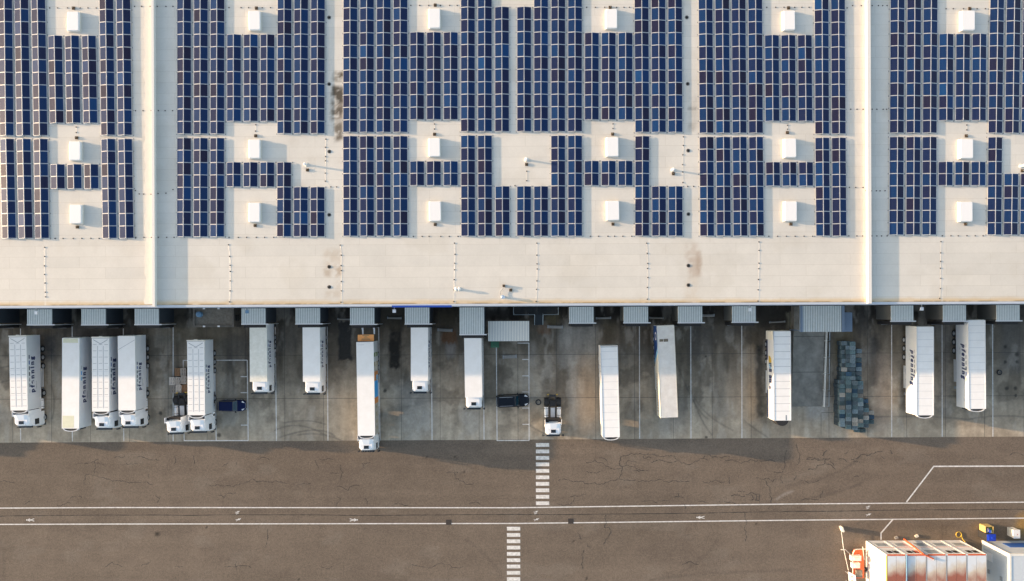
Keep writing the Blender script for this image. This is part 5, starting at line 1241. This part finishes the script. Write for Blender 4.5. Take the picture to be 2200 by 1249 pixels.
# pale container block at the right edge
zt = 6.0; a = P(2168.5,1190.5,zt)
t = thing('site_container', 'pale grey two storey container block cut by the right photo edge','container',(a.x,a.y,0))
w = 9.0; d = 7
mb = MB(); mb.box(.1,w,-d,-.1,.1,zt-.1); mb.build('wall', M['cabin2'], t)
mb = MB()
for i in range(4): mb.box(.15+i*2.2,.15+i*2.2+2.14,-d,-.3,zt-.1,zt-.02)
mb.build('roof', M['cabin2'], t)
mb = MB(); mb.box(0,.3,-d,0,zt-.25,zt+.03); mb.box(.3,w,-.3,0,zt-.25,zt+.02); mb.box(0,.3,-.3,0,0,zt-.25); mb.box(0.02,.2,-d,-.3,0,.2); mb.build('frame', M['cream'], t)
mb = MB(); mb.box(2.3,6.9,-.1,-.03,1.3,3.0); mb.build('banner', M['blue'], t)
mb = MB(); mb.box(.04,.1,-2.6,-1.4,.2,2.3); mb.build('door', M['plasticw'], t)
for z in (1.2,3.9): mb = MB(); mb.box(.03,.1,-4.6,-4.0,z,z+.5); mb.build('vent_grille', M['greyst'], t)

# clutter north of it
a = P(2131,1156,2.4); t = thing('portable_cabin', 'tall black cabin with royal blue top behind the pale container block','cabin',(a.x,a.y,0))
mb = MB(); mb.loft([[(-.55,-.55,0),(.6,-.55,0),(.6,.5,0),(-.55,.5,0)],[(-.5,-.5,2.2),(.6,-.5,2.2),(.6,.45,2.2),(-.5,.45,2.2)]]); mb.build('body', M['black'], t)
mb = MB(); mb.box(-.62,.66,-.52,.5,2.2,2.32); mb.box(-.5,.55,-.4,.38,2.32,2.42); mb.cyl((0,0,2.42),(0,0,2.6),.12,.1,10); mb.build('roof', M['royal'], t)
a = P(2126,1140,1.5); t = thing('scrap_skip', 'open yellow skip filled with mixed coloured scrap','skip',(a.x,a.y,0))
mb = MB(); hw = .62; hd = .6
for x0,x1,y0,y1 in ((-hw,-hw+.07,-hd,hd),(hw-.07,hw,-hd,hd),(-hw+.07,hw-.07,-hd,-hd+.07),(-hw+.07,hw-.07,hd-.07,hd)): mb.box(x0,x1,y0,y1,.1,1.5)
mb.box(-hw+.07,hw-.07,-hd+.07,hd-.07,.1,.2); mb.build('shell', mat('pale_yellow_paint', (.6,.44,.16), .5, var=.15), t)
random.seed(4)
for i, mm in enumerate(('pinkmix','ltblue','redorange','plasticw','green','pinkmix','cream','royal')):
    mb = MB(); mb.M = Matrix.Translation((random.uniform(-.3,.3),random.uniform(-.3,.3),1.2+.05*i)) @ Matrix.Rotation(random.uniform(0,3),4,'Z') @ Matrix.Rotation(random.uniform(-.4,.4),4,'X'); mb.box(-.28,.28,-.1,.1,-.05,.05); mb.build('scrap', M[mm], t)
a = P(2184.5,1148,1.5); t = thing('white_cabinet', 'cream sided white cabinet with red mark on its top','cabinet',(a.x,a.y,0))
mb = MB(); mb.box(-.45,.45,-.62,.62,.05,1.45); mb.build('body', M['cream'], t)
mb = MB(); mb.box(-.5,.5,-.66,.66,1.45,1.52); mb.build('lid', M['plasticw'], t)
mb = MB(); mb._add([(0,-.12,1.524),(.2,-.12,1.524),(.1,.06,1.524)],[(0,1,2)]); mb.build('red_sign', M['redmark'], t)

# orange trailer with boom, bottom
a = P(1844,1212,.8); t = thing('boom_trailer', 'orange trailer carrying white boxes, half hidden by the container stack','trailer',(a.x,a.y,0))
W = lambda x, y, z: tuple(P(1780+x/8.986,1110+y/8.986,z)-Vector((a.x,a.y,0)))
A = W(470,640,.8); B = W(690,1190,.8)
mb = MB(); k = .35
mb.prism([(A[0]+k,A[1]),(B[0],A[1]),(B[0],B[1]),(A[0],B[1]),(A[0],A[1]-k)],.55,.8); mb.build('deck', M['redorange'], t)
mb = MB(); mb.tube([W(470,1100,.95),W(470,720,.95),W(500,650,.95),W(550,632,.95),W(720,628,.95)],.06,8); mb.tube([W(660,580,1.3),W(690,840,1.3)],.05,8); mb.build('rail', M['cream'], t)
for (x0,x1,y0,y1,h) in ((445,635,765,860,1.5),(460,610,900,1000,1.4)):
    p0 = W(x0,y1,h); p1 = W(x1,y0,h); mb = MB(); mb.box(p0[0],p1[0],p0[1],p1[1],.8,h); mb.box(p0[0]+.3,p1[0]-.4,p0[1]+.2,p1[1]-.2,h,h+.25); mb.build('equipment_box', M['cream'], t)
p0 = W(540,1180,1.3); p1 = W(655,1045,1.3); mb = MB(); mb.box(p0[0],p1[0],p0[1],p1[1],.8,1.3); mb.build('motor', M['sediment'], t)
for x in (460,690): 
    q0 = W(x,1000,0); link('wheel', CARW, t, (q0[0],q0[1],0))
m0 = W(235,225,0)
a = P(1807,1137,.2); t = thing('barrier_boom', 'long thin barrier boom with cream head lying near the orange trailer','barrier',(a.x,a.y,0))
W2 = lambda x, y, z: tuple(P(1780+x/8.986,1110+y/8.986,z)-Vector((a.x,a.y,0)))
mb = MB(); mb.tube([W2(245,260,.75),W2(290,620,.8),W2(330,800,.8),W2(385,1040,.8)],.035,8); mb.build('pole', M['creamrib'], t)
mb = MB(); mb.M = Matrix.Translation(W2(232,222,0)) @ Matrix.Rotation(R(20),4,'Z'); mb.box(-.13,.13,-.35,.35,.0,.9); mb.build('head', M['cream'], t)
mb = MB(); mb.tube([W2(240,640,.8),W2(325,640,.8)],.07,8); mb.tube([W2(325,640,.8),W2(430,740,.5)],.04,8); mb.cyl(W2(290,640,0),W2(290,640,.8),.05,.05,8); mb.build('bracket', M['cream'], t)
a = P(1830,1240,1.6); t = thing('sign_board', 'tilted white sign board with small brown marks at the bottom edge','sign',(a.x,a.y,0))
W3 = lambda x, y, z: tuple(P(1780+x/8.986,1110+y/8.986,z)-Vector((a.x,a.y,0)))
mb = MB(); top = [W3(380,1060,1.3),W3(525,1140,1.5),W3(545,1420,1.5),W3(400,1340,1.3)]; mb._add(top+[(x,y,z-.06) for x,y,z in top],[(0,3,2,1),(4,5,6,7),(0,1,5,4),(1,2,6,5),(2,3,7,6),(3,0,4,7)]); mb.build('board', M['plasticw'], t)
mb = MB(); mb.cyl(W3(450,1165,1.45),W3(450,1165,1.46),.1,.1,10); mb.cyl(W3(452,1240,1.46),W3(452,1240,1.47),.1,.1,10); mb.build('mark', M['brownp'], t)
for x, y in ((400,1120),(520,1180),(410,1300),(530,1390)): mb = MB(); v = W3(x,y,1.2); mb.cyl((v[0],v[1],0),v,.04,.04,8); mb.build('leg', M['greyst'], t)
for i, (x, y, l, mm) in enumerate(((1928,1157,'small grey box against the stacked containers, left of the orange hose','conc'),(1972,1153.5,'small tan box behind the stacked containers, right of the orange hose','beige'))):
    a = P(x,y,.5); t = thing('junction_box', l, 'box', (a.x,a.y,0), R(20)); mb = MB(); mb.box(-.22,.22,-.15,.15,0,.25); mb.build('case', M[mm], t); mb = MB(); mb.box(-.25,.25,-.18,.18,.25,.3); mb.build('lid', M[mm], t)

# ------------------------------------------------------------------ camera, light
cam = bpy.data.cameras.new('camera'); co = bpy.data.objects.new('camera', cam); C.objects.link(co)
co.location = (0,0,H); co.rotation_euler = (0,0,-TH)
cam.sensor_width = 36; cam.sensor_fit = 'HORIZONTAL'; cam.lens = 36*F/2200
cam.shift_x = (1100-NX)/2200; cam.shift_y = (NY-624.5)/2200
cam.clip_end = 4000; bpy.context.scene.camera = co
EL, AZ = R(8.35), R(9.2)      # sun low in the west, slightly to the north
dirv = Vector((math.cos(AZ)*math.cos(EL), -math.sin(AZ)*math.cos(EL), -math.sin(EL)))   # travel of the light
sl = bpy.data.lights.new('sun','SUN'); sl.energy = SUN_E; sl.angle = R(.5); sl.color = SUN_C
so = bpy.data.objects.new('sun', sl); C.objects.link(so); so.rotation_euler = dirv.to_track_quat('-Z','Y').to_euler(); so.location = (-60,20,60)
w = bpy.data.worlds.new('World'); bpy.context.scene.world = w; w.use_nodes = True
nt = w.node_tree; bg = nt.nodes['Background']; sk = nt.nodes.new('ShaderNodeTexSky'); sk.sky_type = 'NISHITA'; sk.sun_disc = False
sk.sun_elevation = EL; sk.sun_rotation = math.atan2(-dirv.x, -dirv.y)
sk.air_density = 1.0; sk.dust_density = 2.0; sk.ozone_density = 1.0
hs = nt.nodes.new('ShaderNodeHueSaturation'); hs.inputs['Saturation'].default_value = SKY_SAT
nt.links.new(sk.outputs['Color'], hs.inputs['Color']); nt.links.new(hs.outputs['Color'], bg.inputs['Color']); bg.inputs['Strength'].default_value = SKY_S
vs = bpy.context.scene.view_settings; vs.view_transform = 'Standard'; vs.look = 'None'; vs.exposure = EXPO; vs.gamma = 1
